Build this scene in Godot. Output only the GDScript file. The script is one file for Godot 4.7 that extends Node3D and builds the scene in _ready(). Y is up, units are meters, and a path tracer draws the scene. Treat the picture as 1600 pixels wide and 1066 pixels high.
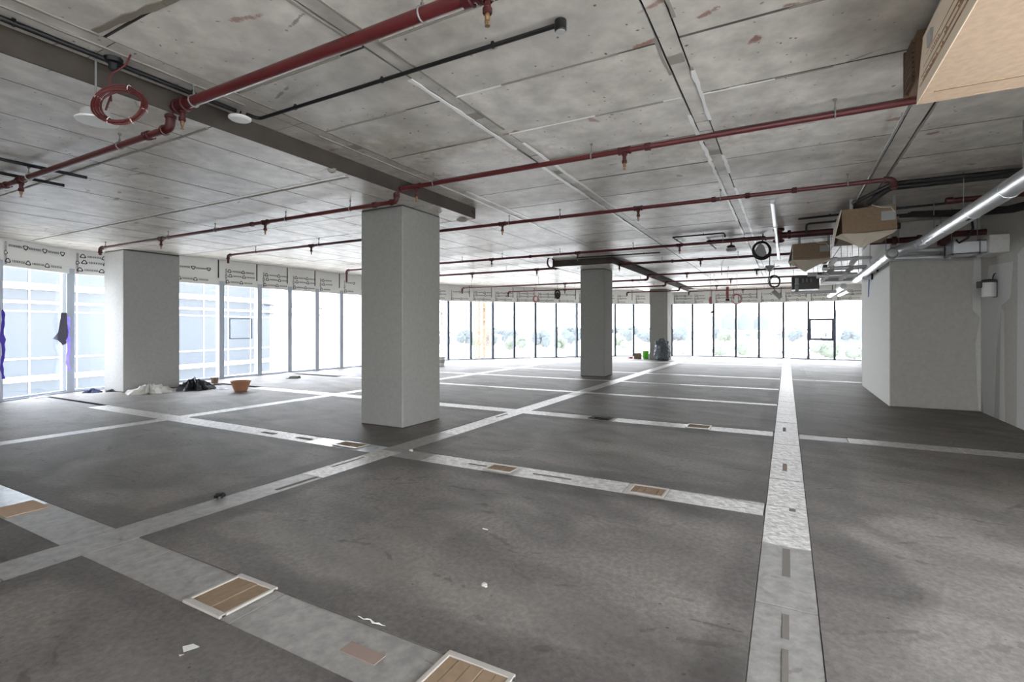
extends Node3D
# An unfinished office floor: raw concrete slab and soffit, columns, red sprinkler pipes, curved glass facade.
# The long side of the room runs along -Z, x grows to the right, the camera stands near the origin.

const HL := 3.57      # underside of the dropped slab
const HH := 3.76      # underside of the high slab
const HEAD := 2.99    # top of the glass
const XR := 3.27      # right wall
const ZB := 6.0       # back of the room, behind the camera

var M := {}
var rng := RandomNumberGenerator.new()
var nz := FastNoiseLite.new()
var nz2 := FastNoiseLite.new()
var used := {}
# inner line of the facade, from behind the camera on the left round to the far right corner
var F := [Vector2(-10.6, 6.0), Vector2(-10.7, 4.5), Vector2(-11.0, 3.0), Vector2(-11.6, 1.5), Vector2(-12.4, 0.1), Vector2(-13.2, -1.3), Vector2(-14.05, -2.75), Vector2(-14.93, -4.2),
	Vector2(-15.74, -5.74), Vector2(-15.72, -8.1), Vector2(-15.7, -9.55), Vector2(-15.69, -10.85), Vector2(-15.65, -12.0), Vector2(-15.59, -13.15), Vector2(-15.5, -14.25), Vector2(-15.4, -15.35),
	Vector2(-15.3, -16.6), Vector2(-15.18, -17.9), Vector2(-15.02, -19.2), Vector2(-14.8, -20.5), Vector2(-14.08, -21.45), Vector2(-13.32, -22.36), Vector2(-12.55, -23.27), Vector2(-11.76, -24.19),
	Vector2(-10.96, -25.12), Vector2(-10.13, -26.05), Vector2(-9.33, -26.96), Vector2(-8.52, -27.85), Vector2(-7.65, -28.5), Vector2(-6.72, -29.1), Vector2(-5.74, -29.55), Vector2(-4.68, -29.92),
	Vector2(-3.58, -30.05), Vector2(-2.44, -30.08), Vector2(-1.3, -30.05), Vector2(-0.15, -29.98), Vector2(0.98, -29.85), Vector2(2.11, -29.78), Vector2(3.27, -29.72)]
var room := PackedVector2Array()


# ---------------------------------------------------------------- mesh builder
class MB:
	var v := PackedVector3Array()
	var n := PackedVector3Array()
	var c := PackedColorArray()
	var t := PackedInt32Array()
	var col := Color(1, 1, 1)
	var xf := Transform3D()

	func tri(a: Vector3, b: Vector3, d: Vector3, out := Vector3.ZERO) -> void:
		a = xf * a
		b = xf * b
		d = xf * d
		var m := (b - a).cross(d - a)
		if m.length_squared() < 1e-16:
			return
		m = m.normalized()
		var k := v.size()
		if out != Vector3.ZERO and m.dot(xf.basis * out) < 0.0:
			m = -m
			v.append_array(PackedVector3Array([a, b, d]))
		else:
			v.append_array(PackedVector3Array([a, d, b]))
		n.append_array(PackedVector3Array([m, m, m]))
		c.append_array(PackedColorArray([col, col, col]))
		t.append_array(PackedInt32Array([k, k + 1, k + 2]))

	func quad(a: Vector3, b: Vector3, d: Vector3, e: Vector3, out := Vector3.ZERO) -> void:
		tri(a, b, d, out)
		tri(a, d, e, out)

	func box(o: Vector3, s: Vector3, bev := 0.0) -> void:
		var h := s / 2.0
		if bev <= 0.0:
			for i in 3:
				for sg in [-1.0, 1.0]:
					var f: Vector3 = Vector3.ZERO
					f[i] = sg
					var j := (i + 1) % 3
					var k := (i + 2) % 3
					var p := []
					for q in [[-1, -1], [1, -1], [1, 1], [-1, 1]]:
						var w := Vector3.ZERO
						w[i] = sg * h[i]
						w[j] = q[0] * h[j]
						w[k] = q[1] * h[k]
						p.append(o + w)
					quad(p[0], p[1], p[2], p[3], f)
			return
		for i in 3:
			var j := (i + 1) % 3
			var k := (i + 2) % 3
			for sg in [-1.0, 1.0]:
				var f := Vector3.ZERO
				f[i] = sg
				var p := []
				for q in [[-1, -1], [1, -1], [1, 1], [-1, 1]]:
					var w := Vector3.ZERO
					w[i] = sg * h[i]
					w[j] = q[0] * (h[j] - bev)
					w[k] = q[1] * (h[k] - bev)
					p.append(o + w)
				quad(p[0], p[1], p[2], p[3], f)
			for si in [-1.0, 1.0]:
				for sj in [-1.0, 1.0]:
					var p2 := []
					for q in [[0, -1], [0, 1], [1, 1], [1, -1]]:
						var w := Vector3.ZERO
						w[i] = si * (h[i] - (bev if q[0] == 1 else 0.0))
						w[j] = sj * (h[j] - (0.0 if q[0] == 1 else bev))
						w[k] = q[1] * (h[k] - bev)
						p2.append(o + w)
					var f2 := Vector3.ZERO
					f2[i] = si
					f2[j] = sj
					quad(p2[0], p2[1], p2[2], p2[3], f2)
		for sx in [-1.0, 1.0]:
			for sy in [-1.0, 1.0]:
				for sz in [-1.0, 1.0]:
					var sgn := Vector3(sx, sy, sz)
					tri(o + sgn * (h - Vector3(0, bev, bev)), o + sgn * (h - Vector3(bev, 0, bev)), o + sgn * (h - Vector3(bev, bev, 0)), sgn)

	func span(a: Vector3, b: Vector3, bev := 0.0) -> void:
		box((a + b) / 2.0, (b - a).abs(), bev)

	func rings(rows: Array, norms: Array, closed: bool) -> void:   # rows of equal length, smooth normals
		var k := v.size()
		var w: int = rows[0].size()
		for i in rows.size():
			for j in w:
				v.append(xf * rows[i][j])
				n.append((xf.basis * norms[i][j]).normalized())
				c.append(col)
		for i in rows.size() - (0 if closed else 1):
			var i2: int = (i + 1) % rows.size()
			for j in w:
				var j2: int = (j + 1) % w
				var p := k + i * w + j
				var p2 := k + i2 * w + j
				var p3 := k + i2 * w + j2
				var p4 := k + i * w + j2
				if (v[p3] - v[p]).cross(v[p4] - v[p2]).dot(n[p] + n[p3]) < 0.0:
					t.append_array(PackedInt32Array([p, p2, p3, p, p3, p4]))
				else:
					t.append_array(PackedInt32Array([p, p3, p2, p, p4, p3]))

	func tube(pts: Array, r, sides := 10, closed := false, caps := true) -> void:
		var m := pts.size()
		var rows := []
		var norms := []
		var side := Vector3.ZERO
		for i in m:
			var a: Vector3 = pts[(i - 1 + m) % m] if closed or i > 0 else pts[i]
			var b: Vector3 = pts[(i + 1) % m] if closed or i < m - 1 else pts[i]
			var d := (b - a).normalized()
			if side == Vector3.ZERO:
				side = d.cross(Vector3.UP if absf(d.y) < 0.9 else Vector3.RIGHT).normalized()
			side = (side - d * side.dot(d)).normalized()
			var up := side.cross(d)
			var rr: float = r[i] if r is Array else r
			var row := []
			var nor := []
			for j in sides:
				var q := TAU * j / sides
				var e := side * cos(q) + up * sin(q)
				nor.append(e)
				row.append(pts[i] + e * rr)
			rows.append(row)
			norms.append(nor)
		rings(rows, norms, closed)
		if caps and not closed:
			for q in [[0, -1], [m - 1, 1]]:
				var i: int = q[0]
				var d: Vector3 = (pts[1] - pts[0]).normalized() * -1.0 if i == 0 else (pts[m - 1] - pts[m - 2]).normalized()
				for j in range(1, sides - 1):
					tri(rows[i][0], rows[i][j], rows[i][j + 1], d)

	func lathe(o: Vector3, prof: Array, sides := 20, axis := Vector3.UP, smooth := true) -> void:   # prof: [radius, height] from bottom to top, seen from outside
		var x := axis.cross(Vector3.RIGHT if absf(axis.x) < 0.9 else Vector3.UP).normalized()
		var z := x.cross(axis)
		var ring := func(p) -> Array:
			var row := []
			for j in sides:
				var q := TAU * j / sides
				row.append(o + axis * p[1] + (x * cos(q) + z * sin(q)) * p[0])
			return row
		for i in prof.size() - 1:
			var p = prof[i]
			var p2 = prof[i + 1]
			var dn := Vector2(p2[1] - p[1], -(p2[0] - p[0])).normalized()
			var a: Array = ring.call(p)
			var b: Array = ring.call(p2)
			if not smooth:
				for j in sides:
					quad(a[j], b[j], b[(j + 1) % sides], a[(j + 1) % sides])
				continue
			var nr := []
			for j in sides:
				var q := TAU * j / sides
				nr.append((x * cos(q) + z * sin(q)) * dn.x + axis * dn.y)
			rings([a, b], [nr, nr], false)

	func prism(poly: PackedVector2Array, z0: float, z1: float) -> void:   # outline in the local xy plane
		var idx := Geometry2D.triangulate_polygon(poly)
		for i in range(0, idx.size(), 3):
			var p := [poly[idx[i]], poly[idx[i + 1]], poly[idx[i + 2]]]
			tri(Vector3(p[0].x, p[0].y, z1), Vector3(p[1].x, p[1].y, z1), Vector3(p[2].x, p[2].y, z1), Vector3(0, 0, z1 - z0))
			tri(Vector3(p[0].x, p[0].y, z0), Vector3(p[1].x, p[1].y, z0), Vector3(p[2].x, p[2].y, z0), Vector3(0, 0, z0 - z1))
		var cw := Geometry2D.is_polygon_clockwise(poly)
		for i in poly.size():
			var a := poly[i]
			var b := poly[(i + 1) % poly.size()]
			var o := Vector3((b - a).y, -(b - a).x, 0) * (-1.0 if cw else 1.0)
			quad(Vector3(a.x, a.y, z0), Vector3(b.x, b.y, z0), Vector3(b.x, b.y, z1), Vector3(a.x, a.y, z1), o)

	func add(m: Mesh, at: Transform3D) -> void:
		for s in m.get_surface_count():
			var a := m.surface_get_arrays(s)
			var vv: PackedVector3Array = a[Mesh.ARRAY_VERTEX]
			var nn: PackedVector3Array = a[Mesh.ARRAY_NORMAL]
			var k := v.size()
			var ix: PackedInt32Array = a[Mesh.ARRAY_INDEX] if a[Mesh.ARRAY_INDEX] != null else PackedInt32Array(range(vv.size()))
			for i in vv.size():
				v.append(xf * (at * vv[i]))
				n.append((xf.basis * (at.basis * nn[i])).normalized())
				c.append(col)
			for i in ix:
				t.append(k + i)

	func mesh() -> ArrayMesh:
		var a := []
		a.resize(Mesh.ARRAY_MAX)
		a[Mesh.ARRAY_VERTEX] = v
		a[Mesh.ARRAY_NORMAL] = n
		a[Mesh.ARRAY_COLOR] = c
		a[Mesh.ARRAY_INDEX] = t
		var m := ArrayMesh.new()
		if v.size():
			m.add_surface_from_arrays(Mesh.PRIMITIVE_TRIANGLES, a)
		return m


# ---------------------------------------------------------------- scene helpers
func numbered(called: String) -> String:
	if not used.has(called):
		used[called] = 0
		return called
	used[called] += 1
	return "%s_%03d" % [called, used[called]]

func tag(o: Node, label: String, category: String, group := "", kind := "") -> Node:
	o.set_meta("label", label)
	o.set_meta("category", category)
	if group:
		o.set_meta("group", group)
	if kind:
		o.set_meta("kind", kind)
	return o

func thing(called: String, label: String, category: String, at := Vector3.ZERO, turn := 0.0, group := "", kind := "") -> Node3D:
	var o := Node3D.new()
	o.name = numbered(called)
	add_child(o)
	o.position = at
	o.rotation.y = turn
	tag(o, label, category, group, kind)
	return o

func part(parent: Node, called: String, b, m: Material) -> MeshInstance3D:
	var o := MeshInstance3D.new()
	o.mesh = b.mesh() if b is MB else b
	o.material_override = m
	o.name = numbered(called) if parent == self else called
	parent.add_child(o, true)
	return o

func solo(called: String, label: String, category: String, b, m: Material, at := Vector3.ZERO, group := "", kind := "") -> MeshInstance3D:
	var o := part(self, called, b, m)
	o.position = at
	tag(o, label, category, group, kind)
	return o


# ---------------------------------------------------------------- textures and materials
func noise_image(size: int, freq: float, oct: int, sd: int, lo: float, hi: float, kind := FastNoiseLite.TYPE_SIMPLEX_SMOOTH, gain := 0.5) -> Image:
	var f := FastNoiseLite.new()
	f.seed = sd
	f.noise_type = kind
	f.frequency = freq
	f.fractal_octaves = oct
	f.fractal_gain = gain
	var im := f.get_seamless_image(size, size, false, false, 0.15, true)
	im.convert(Image.FORMAT_RGB8)
	im.adjust_bcs(1.0, hi - lo, 1.0)
	im.adjust_bcs((hi + lo), 1.0, 1.0)
	return im

func blob(im: Image, cx: float, cy: float, rx: float, ry: float, ang: float, col: Color, a: float, rough := 0.5) -> void:
	var s := im.get_width()
	var r := maxf(rx, ry) * 1.15
	var ca := cos(ang)
	var sa := sin(ang)
	for y in range(int(cy - r), int(cy + r) + 1):
		for x in range(int(cx - r), int(cx + r) + 1):
			var dx := x - cx
			var dy := y - cy
			var u := (dx * ca + dy * sa) / rx
			var w := (-dx * sa + dy * ca) / ry
			var d := sqrt(u * u + w * w) + rough * nz.get_noise_2d(x * 2.3, y * 2.3) * 1.3 + rough * nz2.get_noise_2d(x * 9.0, y * 9.0) * 0.5
			if d < 1.0:
				var k := a * clampf((1.0 - d) * 2.2, 0.0, 1.0)
				var px := posmod(x, s)
				var py := posmod(y, s)
				im.set_pixel(px, py, im.get_pixel(px, py).lerp(col, k))

func tex(im: Image) -> ImageTexture:
	im.generate_mipmaps()
	return ImageTexture.create_from_image(im)

func mat(key: String, col: Color, rough := 0.8, metal := 0.0, im: Texture2D = null, tile := 1.0, vcol := false) -> StandardMaterial3D:
	var m := StandardMaterial3D.new()
	m.resource_name = key
	m.albedo_color = col
	m.roughness = rough
	m.metallic = metal
	m.vertex_color_use_as_albedo = vcol
	if im:
		m.albedo_texture = im
		m.uv1_triplanar = true
		m.uv1_world_triplanar = true
		m.uv1_scale = Vector3.ONE / tile
		m.uv1_triplanar_sharpness = 8.0
	M[key] = m
	return m

func bump(m: StandardMaterial3D, im: Texture2D, cm: float) -> void:
	m.heightmap_enabled = true
	m.heightmap_texture = im
	m.heightmap_scale = cm

func srgb(r: float, g: float, b: float) -> Color:
	return Color(r / 255.0, g / 255.0, b / 255.0)

func materials() -> void:
	# concrete soffit: eight metres of board-marked concrete with pinholes, rust and water marks
	var ce := noise_image(2048, 0.009, 6, 11, 0.85, 0.98, FastNoiseLite.TYPE_SIMPLEX_SMOOTH, 0.6)
	for i in 900:
		blob(ce, rng.randf() * 2048, rng.randf() * 2048, rng.randf_range(1.5, 5.0), rng.randf_range(1.2, 3.5), rng.randf() * TAU, Color(0.32, 0.3, 0.28), rng.randf_range(0.3, 0.9), 0.4)
	for i in 26:
		blob(ce, rng.randf() * 2048, rng.randf() * 2048, rng.randf_range(14, 42), rng.randf_range(5, 11), rng.randf_range(-0.35, 0.35) + (PI / 2 if i % 4 == 0 else 0.0), Color(0.55, 0.33, 0.27), rng.randf_range(0.35, 0.75), 0.8)
	for i in 24:
		blob(ce, rng.randf() * 2048, rng.randf() * 2048, rng.randf_range(60, 200), rng.randf_range(40, 110), rng.randf() * TAU, Color(0.68, 0.62, 0.55), rng.randf_range(0.12, 0.28), 0.9)
	for i in 30:
		blob(ce, rng.randf() * 2048, rng.randf() * 2048, rng.randf_range(20, 90), rng.randf_range(8, 30), rng.randf_range(-0.4, 0.4), Color(1, 1, 0.98), rng.randf_range(0.15, 0.45), 1.0)
	for i in 24:
		blob(ce, rng.randf() * 2048, rng.randf() * 2048, rng.randf_range(15, 60), rng.randf_range(2, 4), rng.randf_range(-0.5, 0.5), Color(0.35, 0.33, 0.31), rng.randf_range(0.3, 0.7), 0.9)
	var fine := tex(noise_image(512, 0.05, 4, 5, 0.2, 0.8, FastNoiseLite.TYPE_SIMPLEX_SMOOTH, 0.7))
	var lumps := tex(noise_image(512, 0.012, 4, 6, 0.1, 0.9))
	var m := mat("soffit", srgb(230, 224, 215), 0.4, 0.0, tex(ce), 8.0, true)
	# screed floor: sandy grain
	var fl := noise_image(2048, 0.05, 5, 21, 0.80, 0.98, FastNoiseLite.TYPE_SIMPLEX_SMOOTH, 0.75)
	for i in 500:
		blob(fl, rng.randf() * 2048, rng.randf() * 2048, rng.randf_range(1.0, 4.0), rng.randf_range(0.8, 2.5), rng.randf() * TAU, Color(0.4, 0.38, 0.36), rng.randf_range(0.3, 0.9), 0.4)
	for i in 150:
		blob(fl, rng.randf() * 2048, rng.randf() * 2048, rng.randf_range(1.0, 2.6), rng.randf_range(1.0, 1.8), rng.randf() * TAU, Color(1, 1, 1), rng.randf_range(0.3, 0.9), 0.4)
	for i in 150:
		blob(fl, rng.randf() * 2048, rng.randf() * 2048, rng.randf_range(18, 70), rng.randf_range(3, 9), rng.randf_range(-0.9, 0.5), Color(0.5, 0.47, 0.45), rng.randf_range(0.15, 0.45), 1.1)
	m = mat("screed", srgb(255, 255, 255), 0.6, 0.0, tex(fl), 6.0, true)
	bump(m, fine, 0.12)
	# column plaster
	var pl := noise_image(1024, 0.02, 6, 31, 0.945, 1.0, FastNoiseLite.TYPE_SIMPLEX_SMOOTH, 0.8)
	m = mat("plaster", srgb(152, 151, 146), 0.85, 0.0, tex(pl), 2.5)
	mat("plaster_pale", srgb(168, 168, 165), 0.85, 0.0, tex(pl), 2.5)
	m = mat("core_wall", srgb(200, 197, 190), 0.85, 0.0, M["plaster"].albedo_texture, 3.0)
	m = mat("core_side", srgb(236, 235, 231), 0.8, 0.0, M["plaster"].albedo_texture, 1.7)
	m = mat("board_wall", srgb(198, 194, 184), 0.85, 0.0, M["plaster"].albedo_texture, 2.2)
	m = mat("joint_compound", srgb(222, 221, 216), 0.8, 0.0, M["plaster"].albedo_texture, 1.3)
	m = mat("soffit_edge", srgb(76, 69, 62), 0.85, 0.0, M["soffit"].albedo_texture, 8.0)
	mat("joint_dark", srgb(70, 67, 63), 0.95)
	mat("trench", srgb(60, 57, 54), 0.95)
	# steel cover plates
	var st := noise_image(1024, 0.012, 6, 41, 0.86, 0.98, FastNoiseLite.TYPE_SIMPLEX_SMOOTH, 0.65)
	for i in 70:
		blob(st, rng.randf() * 1024, rng.randf() * 1024, rng.randf_range(6, 40), rng.randf_range(2, 9), rng.randf() * TAU, Color(0.6, 0.58, 0.55), rng.randf_range(0.1, 0.4), 1.1)
	for i in 30:
		blob(st, rng.randf() * 1024, rng.randf() * 1024, rng.randf_range(10, 60), rng.randf_range(4, 16), rng.randf() * TAU, Color(1, 1, 1), rng.randf_range(0.2, 0.6), 1.1)
	var stx := tex(st)
	m = mat("plate", srgb(170, 167, 162), 0.42, 0.25, stx, 1.6)
	bump(m, lumps, 0.1)
	var sr := noise_image(1024, 0.014, 6, 43, 0.78, 1.0, FastNoiseLite.TYPE_SIMPLEX_SMOOTH, 0.7)
	for i in 90:
		blob(sr, rng.randf() * 1024, rng.randf() * 1024, rng.randf_range(10, 46), rng.randf_range(3, 9), rng.randf_range(-0.7, 0.7), Color(0.62, 0.6, 0.57), rng.randf_range(0.2, 0.6), 1.1)
	m = mat("plate_rough", srgb(222, 219, 213), 0.4, 0.15, tex(sr), 1.4)
	bump(m, tex(noise_image(512, 0.03, 4, 8, 0.0, 1.0, FastNoiseLite.TYPE_SIMPLEX_SMOOTH, 0.6)), 0.6)
	m = mat("plate_window_sheen", srgb(222, 228, 232), 0.3, 0.4, stx, 2.0)  # glossier plate, reflection of the left windows put into its paler, bluer colour
	mat("slot", srgb(112, 106, 98), 0.8)
	mat("rust", srgb(140, 122, 112), 0.85)
	# metal services
	mat("red", srgb(88, 27, 29), 0.35)
	M["red"].clearcoat_enabled = true
	M["red"].clearcoat = 0.3
	mat("red_fitting", srgb(74, 24, 26), 0.5)
	mat("brass", srgb(150, 120, 84), 0.4, 0.7)
	mat("zinc", srgb(150, 150, 148), 0.45, 0.6)
	mat("black", srgb(22, 22, 23), 0.5)
	mat("black_cable", srgb(34, 32, 31), 0.6)
	mat("dark_metal", srgb(90, 90, 88), 0.5, 0.4)
	mat("white_plastic", srgb(226, 226, 222), 0.45)
	mat("grey_plastic", srgb(168, 168, 166), 0.5)
	mat("alu_jacket", srgb(214, 216, 218), 0.3, 0.55)
	mat("blue", srgb(40, 92, 168), 0.6)
	# card
	var cb := noise_image(512, 0.02, 4, 51, 0.95, 1.0)
	var cbx := tex(cb)
	mat("card", srgb(196, 170, 144), 0.85, 0.0, cbx, 0.7)
	mat("card_dark", srgb(146, 124, 100), 0.88, 0.0, cbx, 0.7)
	mat("card_ink", srgb(176, 142, 112), 0.9)
	mat("card_strip", srgb(150, 126, 100), 0.9, 0.0, cbx, 0.3)
	mat("card_core", srgb(96, 74, 54), 0.95)
	mat("tape", srgb(176, 170, 162), 0.3)
	mat("film", srgb(214, 210, 202), 0.25)
	mat("cream_sheet", srgb(226, 214, 196), 0.6)
	# facade
	mat("frame", srgb(186, 194, 206), 0.45, 0.1)
	mat("frame_light", srgb(226, 230, 234), 0.4)
	mat("frame_dark", srgb(84, 92, 102), 0.5)
	mat("wrap", srgb(236, 236, 233), 0.42)
	bump(M["wrap"], lumps, 0.5)
	M["wrap"].uv1_triplanar = true
	M["wrap"].uv1_world_triplanar = true
	M["wrap"].uv1_scale = Vector3.ONE * 2.0
	mat("ink", srgb(40, 40, 42), 0.7)
	var g := mat("glass", Color(0.86, 0.93, 1.0, 0.06), 0.02)
	g.transparency = BaseMaterial3D.TRANSPARENCY_ALPHA
	mat("purple", srgb(112, 92, 196), 0.45)
	M["purple"].backlight_enabled = true
	M["purple"].backlight = Color(0.3, 0.25, 0.6)
	mat("dark_cloth", srgb(52, 50, 62), 0.75)
	mat("blue_cloth", srgb(66, 74, 104), 0.8)
	# outside
	mat("lot", srgb(226, 222, 214), 0.9)
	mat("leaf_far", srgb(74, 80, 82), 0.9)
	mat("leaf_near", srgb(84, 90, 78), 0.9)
	mat("trunk", srgb(120, 108, 96), 0.9)
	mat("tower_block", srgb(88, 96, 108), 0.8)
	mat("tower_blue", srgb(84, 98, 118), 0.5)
	mat("shed", srgb(100, 101, 104), 0.8)
	mat("shed_roof", srgb(176, 176, 178), 0.8)
	mat("crane", srgb(130, 96, 70), 0.6)
	mat("curtain_glass", srgb(56, 63, 70), 0.2)
	mat("band_white", srgb(240, 242, 244), 0.5)
	mat("car_white", srgb(232, 232, 232), 0.4)
	mat("car_grey", srgb(150, 152, 156), 0.4)
	mat("car_dark", srgb(62, 66, 78), 0.4)
	mat("car_glass", srgb(70, 78, 86), 0.2)


func inside(p: Vector2) -> bool:
	return Geometry2D.is_point_in_polygon(p, room)

# a slab piece over a rectangle of the plan, clipped to the room, cut in cells so that it can carry large stains
func plan_piece(x0: float, x1: float, z0: float, z1: float, y: float, cell: float, up: bool, tone: Callable, lip := 0.05) -> MB:
	var b := MB.new()
	var nx := maxi(1, int(ceil((x1 - x0) / cell)))
	var nzz := maxi(1, int(ceil((z1 - z0) / cell)))
	var o := Vector3.UP if up else Vector3.DOWN
	var whole := true
	for p in [Vector2(x0, z0), Vector2(x1, z0), Vector2(x1, z1), Vector2(x0, z1)]:
		if not inside(p):
			whole = false
	if whole:
		var k := b.v.size()
		for j in nzz + 1:
			for i in nx + 1:
				var p := Vector3(lerpf(x0, x1, float(i) / nx), y, lerpf(z0, z1, float(j) / nzz))
				b.v.append(p)
				b.n.append(o)
				b.c.append(tone.call(p.x, p.z))
		for j in nzz:
			for i in nx:
				var a := k + j * (nx + 1) + i
				var q := [a, a + 1, a + nx + 2, a, a + nx + 2, a + nx + 1]
				if not up:
					q = [a, a + nx + 2, a + 1, a, a + nx + 1, a + nx + 2]
				b.t.append_array(PackedInt32Array(q))
	else:
		for j in nzz:
			for i in nx:
				var ax := lerpf(x0, x1, float(i) / nx)
				var bx := lerpf(x0, x1, float(i + 1) / nx)
				var az := lerpf(z0, z1, float(j) / nzz)
				var bz := lerpf(z0, z1, float(j + 1) / nzz)
				var cellp := PackedVector2Array([Vector2(ax, az), Vector2(bx, az), Vector2(bx, bz), Vector2(ax, bz)])
				var n_in := 0
				for p in cellp:
					n_in += 1 if inside(p) else 0
				if n_in == 0:
					continue
				var polys := [cellp] if n_in == 4 else Geometry2D.intersect_polygons(cellp, room)
				for pg in polys:
					b.col = tone.call((ax + bx) / 2, (az + bz) / 2)
					for q in range(1, pg.size() - 1):
						b.tri(Vector3(pg[0].x, y, pg[0].y), Vector3(pg[q].x, y, pg[q].y), Vector3(pg[q + 1].x, y, pg[q + 1].y), o)
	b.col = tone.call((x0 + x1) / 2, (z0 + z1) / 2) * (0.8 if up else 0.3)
	var e := y - lip if up else y + lip
	if whole:
		b.quad(Vector3(x0, y, z0), Vector3(x1, y, z0), Vector3(x1, e, z0), Vector3(x0, e, z0), Vector3(0, 0, -1))
		b.quad(Vector3(x0, y, z1), Vector3(x1, y, z1), Vector3(x1, e, z1), Vector3(x0, e, z1), Vector3(0, 0, 1))
		b.quad(Vector3(x0, y, z0), Vector3(x0, y, z1), Vector3(x0, e, z1), Vector3(x0, e, z0), Vector3(-1, 0, 0))
		b.quad(Vector3(x1, y, z0), Vector3(x1, y, z1), Vector3(x1, e, z1), Vector3(x1, e, z0), Vector3(1, 0, 0))
	return b


# ---------------------------------------------------------------- main
func _ready() -> void:
	rng.seed = 20240611
	nz.seed = 3
	nz.frequency = 0.01
	nz.fractal_octaves = 3
	nz2.seed = 9
	nz2.frequency = 0.02
	nz2.fractal_octaves = 4
	# camera: level, lens shifted down a little
	var cam := Camera3D.new()
	cam.name = "camera"
	add_child(cam)
	cam.position = Vector3(0, 1.6, 0)
	cam.rotation.y = deg_to_rad(28.65)
	cam.set_frustum(0.05 * 1066.0 / 785.15, Vector2(0, -0.05 * 20.0 / 785.15), 0.05, 6000.0)
	cam.current = true
	# sky: bright hazy overcast
	var env := Environment.new()
	var sky := Sky.new()
	var sm := ProceduralSkyMaterial.new()
	sm.sky_top_color = srgb(226, 234, 246)
	sm.sky_horizon_color = srgb(246, 247, 250)
	sm.sky_curve = 0.2
	sm.ground_bottom_color = srgb(200, 198, 194)
	sm.ground_horizon_color = srgb(235, 236, 238)
	sm.sun_angle_max = 1.0
	sm.sky_energy_multiplier = 1.0
	sky.sky_material = sm
	env.background_mode = Environment.BG_SKY
	env.sky = sky
	env.background_energy_multiplier = 1.0
	env.tonemap_mode = Environment.TONE_MAPPER_LINEAR
	env.tonemap_exposure = 14.5
	env.sdfgi_enabled = true
	env.ssao_enabled = true
	env.ssil_enabled = true
	var we := WorldEnvironment.new()
	we.name = "environment"
	we.environment = env
	add_child(we)
	materials()
	room = PackedVector2Array(F)
	room.append(Vector2(XR, ZB))
	build_floor()
	build_ceiling()
	build_walls()
	build_facade()
	build_columns()
	build_trunking()
	build_fins()
	build_pipes()
	build_conduits()
	build_units()
	build_hanging()
	build_floor_things()
	build_outside()


# ---------------------------------------------------------------- floor
func floor_tone(x: float, z: float) -> Color:
	var a := nz.get_noise_2d(x * 45.0, z * 45.0)
	var w := nz2.get_noise_2d(x * 30.0 + a * 40.0, z * 30.0 - a * 30.0)
	var k := 0.212 + 0.04 * a + 0.075 * w
	# streaks left by the trowel
	k += 0.075 * nz2.get_noise_2d(x * 22.0 + z * 18.0 + a * 60.0, z * 90.0 - x * 30.0)
	var warm := 0.5 + 0.5 * nz.get_noise_2d(x * 30.0 + 500.0, z * 30.0)
	# damp dark borders along the trunking
	var edge := 10.0
	for e in [0.16, -0.165, -4.35, -4.70]:
		edge = minf(edge, absf(x - e) * (0.8 if e > 0 else 1.5))
	if x < 0.1 and x > -9.5:
		for e in [-1.65, -2.01, -4.79, -5.15, -8.39, -8.78]:
			edge = minf(edge, absf(z - e) * 1.3)
	var wid := 0.40 + 0.24 * nz.get_noise_2d(x * 60.0, z * 60.0 + 900.0)
	var d := clampf((wid - edge) / 0.12, 0.0, 1.0)
	k *= 1.0 - 0.4 * d * (0.75 + 0.5 * nz2.get_noise_2d(x * 20.0, z * 20.0 + 300.0))
	if x > 0.2:
		k *= 1.1
	if x < -9.4:
		k *= 1.12
	return Color(k * (1.03 + 0.04 * warm), k * (0.945 + 0.012 * warm), k * (0.86 - 0.01 * warm))

func build_floor() -> void:
	var fl := thing("floor", "grey-brown sanded screed floor crossed by pale steel trunking covers", "floor", Vector3.ZERO, 0, "", "structure")
	var base := MB.new()
	for q in [[-16.0, 3.4, -30.2, 6.2]]:
		var tone := func(_x, _z): return Color(0.2, 0.19, 0.18)
		base = plan_piece(-16.2, 3.26, -30.2, 5.99, -0.03, 0.4, true, tone, 0.0)
	part(fl, "slab", base, M["screed"])
	var under := MB.new()
	under.col = Color(0.4, 0.4, 0.4)
	under.xf = Transform3D(Basis(Vector3(1, 0, 0), Vector3(0, 0, 1), Vector3(0, -1, 0)), Vector3.ZERO)
	under.prism(room, 0.04, 0.45)
	part(fl, "slab_edge", under, M["plaster"])
	var xs := [[-16.2, -9.75], [-9.43, -4.70], [-4.35, -0.165]]
	var zs := [[-1.65, 6.0], [-4.79, -2.01], [-8.39, -5.15], [-11.72, -8.78], [-14.72, -12.0], [-17.82, -15.0], [-23.9, -18.1], [-30.3, -24.2]]
	for z in zs:
		for x in xs:
			var cell := 0.05 if z[0] > -9.0 and x[0] > -10.0 else (0.1 if z[0] > -18.0 else 0.2)
			part(fl, "screed_panel", plan_piece(x[0], x[1], z[0], z[1], 0.0, cell, true, floor_tone, 0.03), M["screed"])
	for z in [[-8.39, 6.0], [-17.82, -8.78], [-30.3, -18.1]]:
		part(fl, "screed_panel", plan_piece(0.16, XR, z[0], z[1], 0.0, 0.06 if z[0] > -9 else 0.15, true, floor_tone, 0.03), M["screed"])


# ---------------------------------------------------------------- ceiling
func soffit_tone(x: float, z: float) -> Color:
	var k := 0.95 + 0.10 * nz.get_noise_2d(x * 30.0, z * 30.0) + 0.05 * nz2.get_noise_2d(x * 60.0, z * 60.0)
	return Color(k, k * 0.992, k * 0.98)

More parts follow.
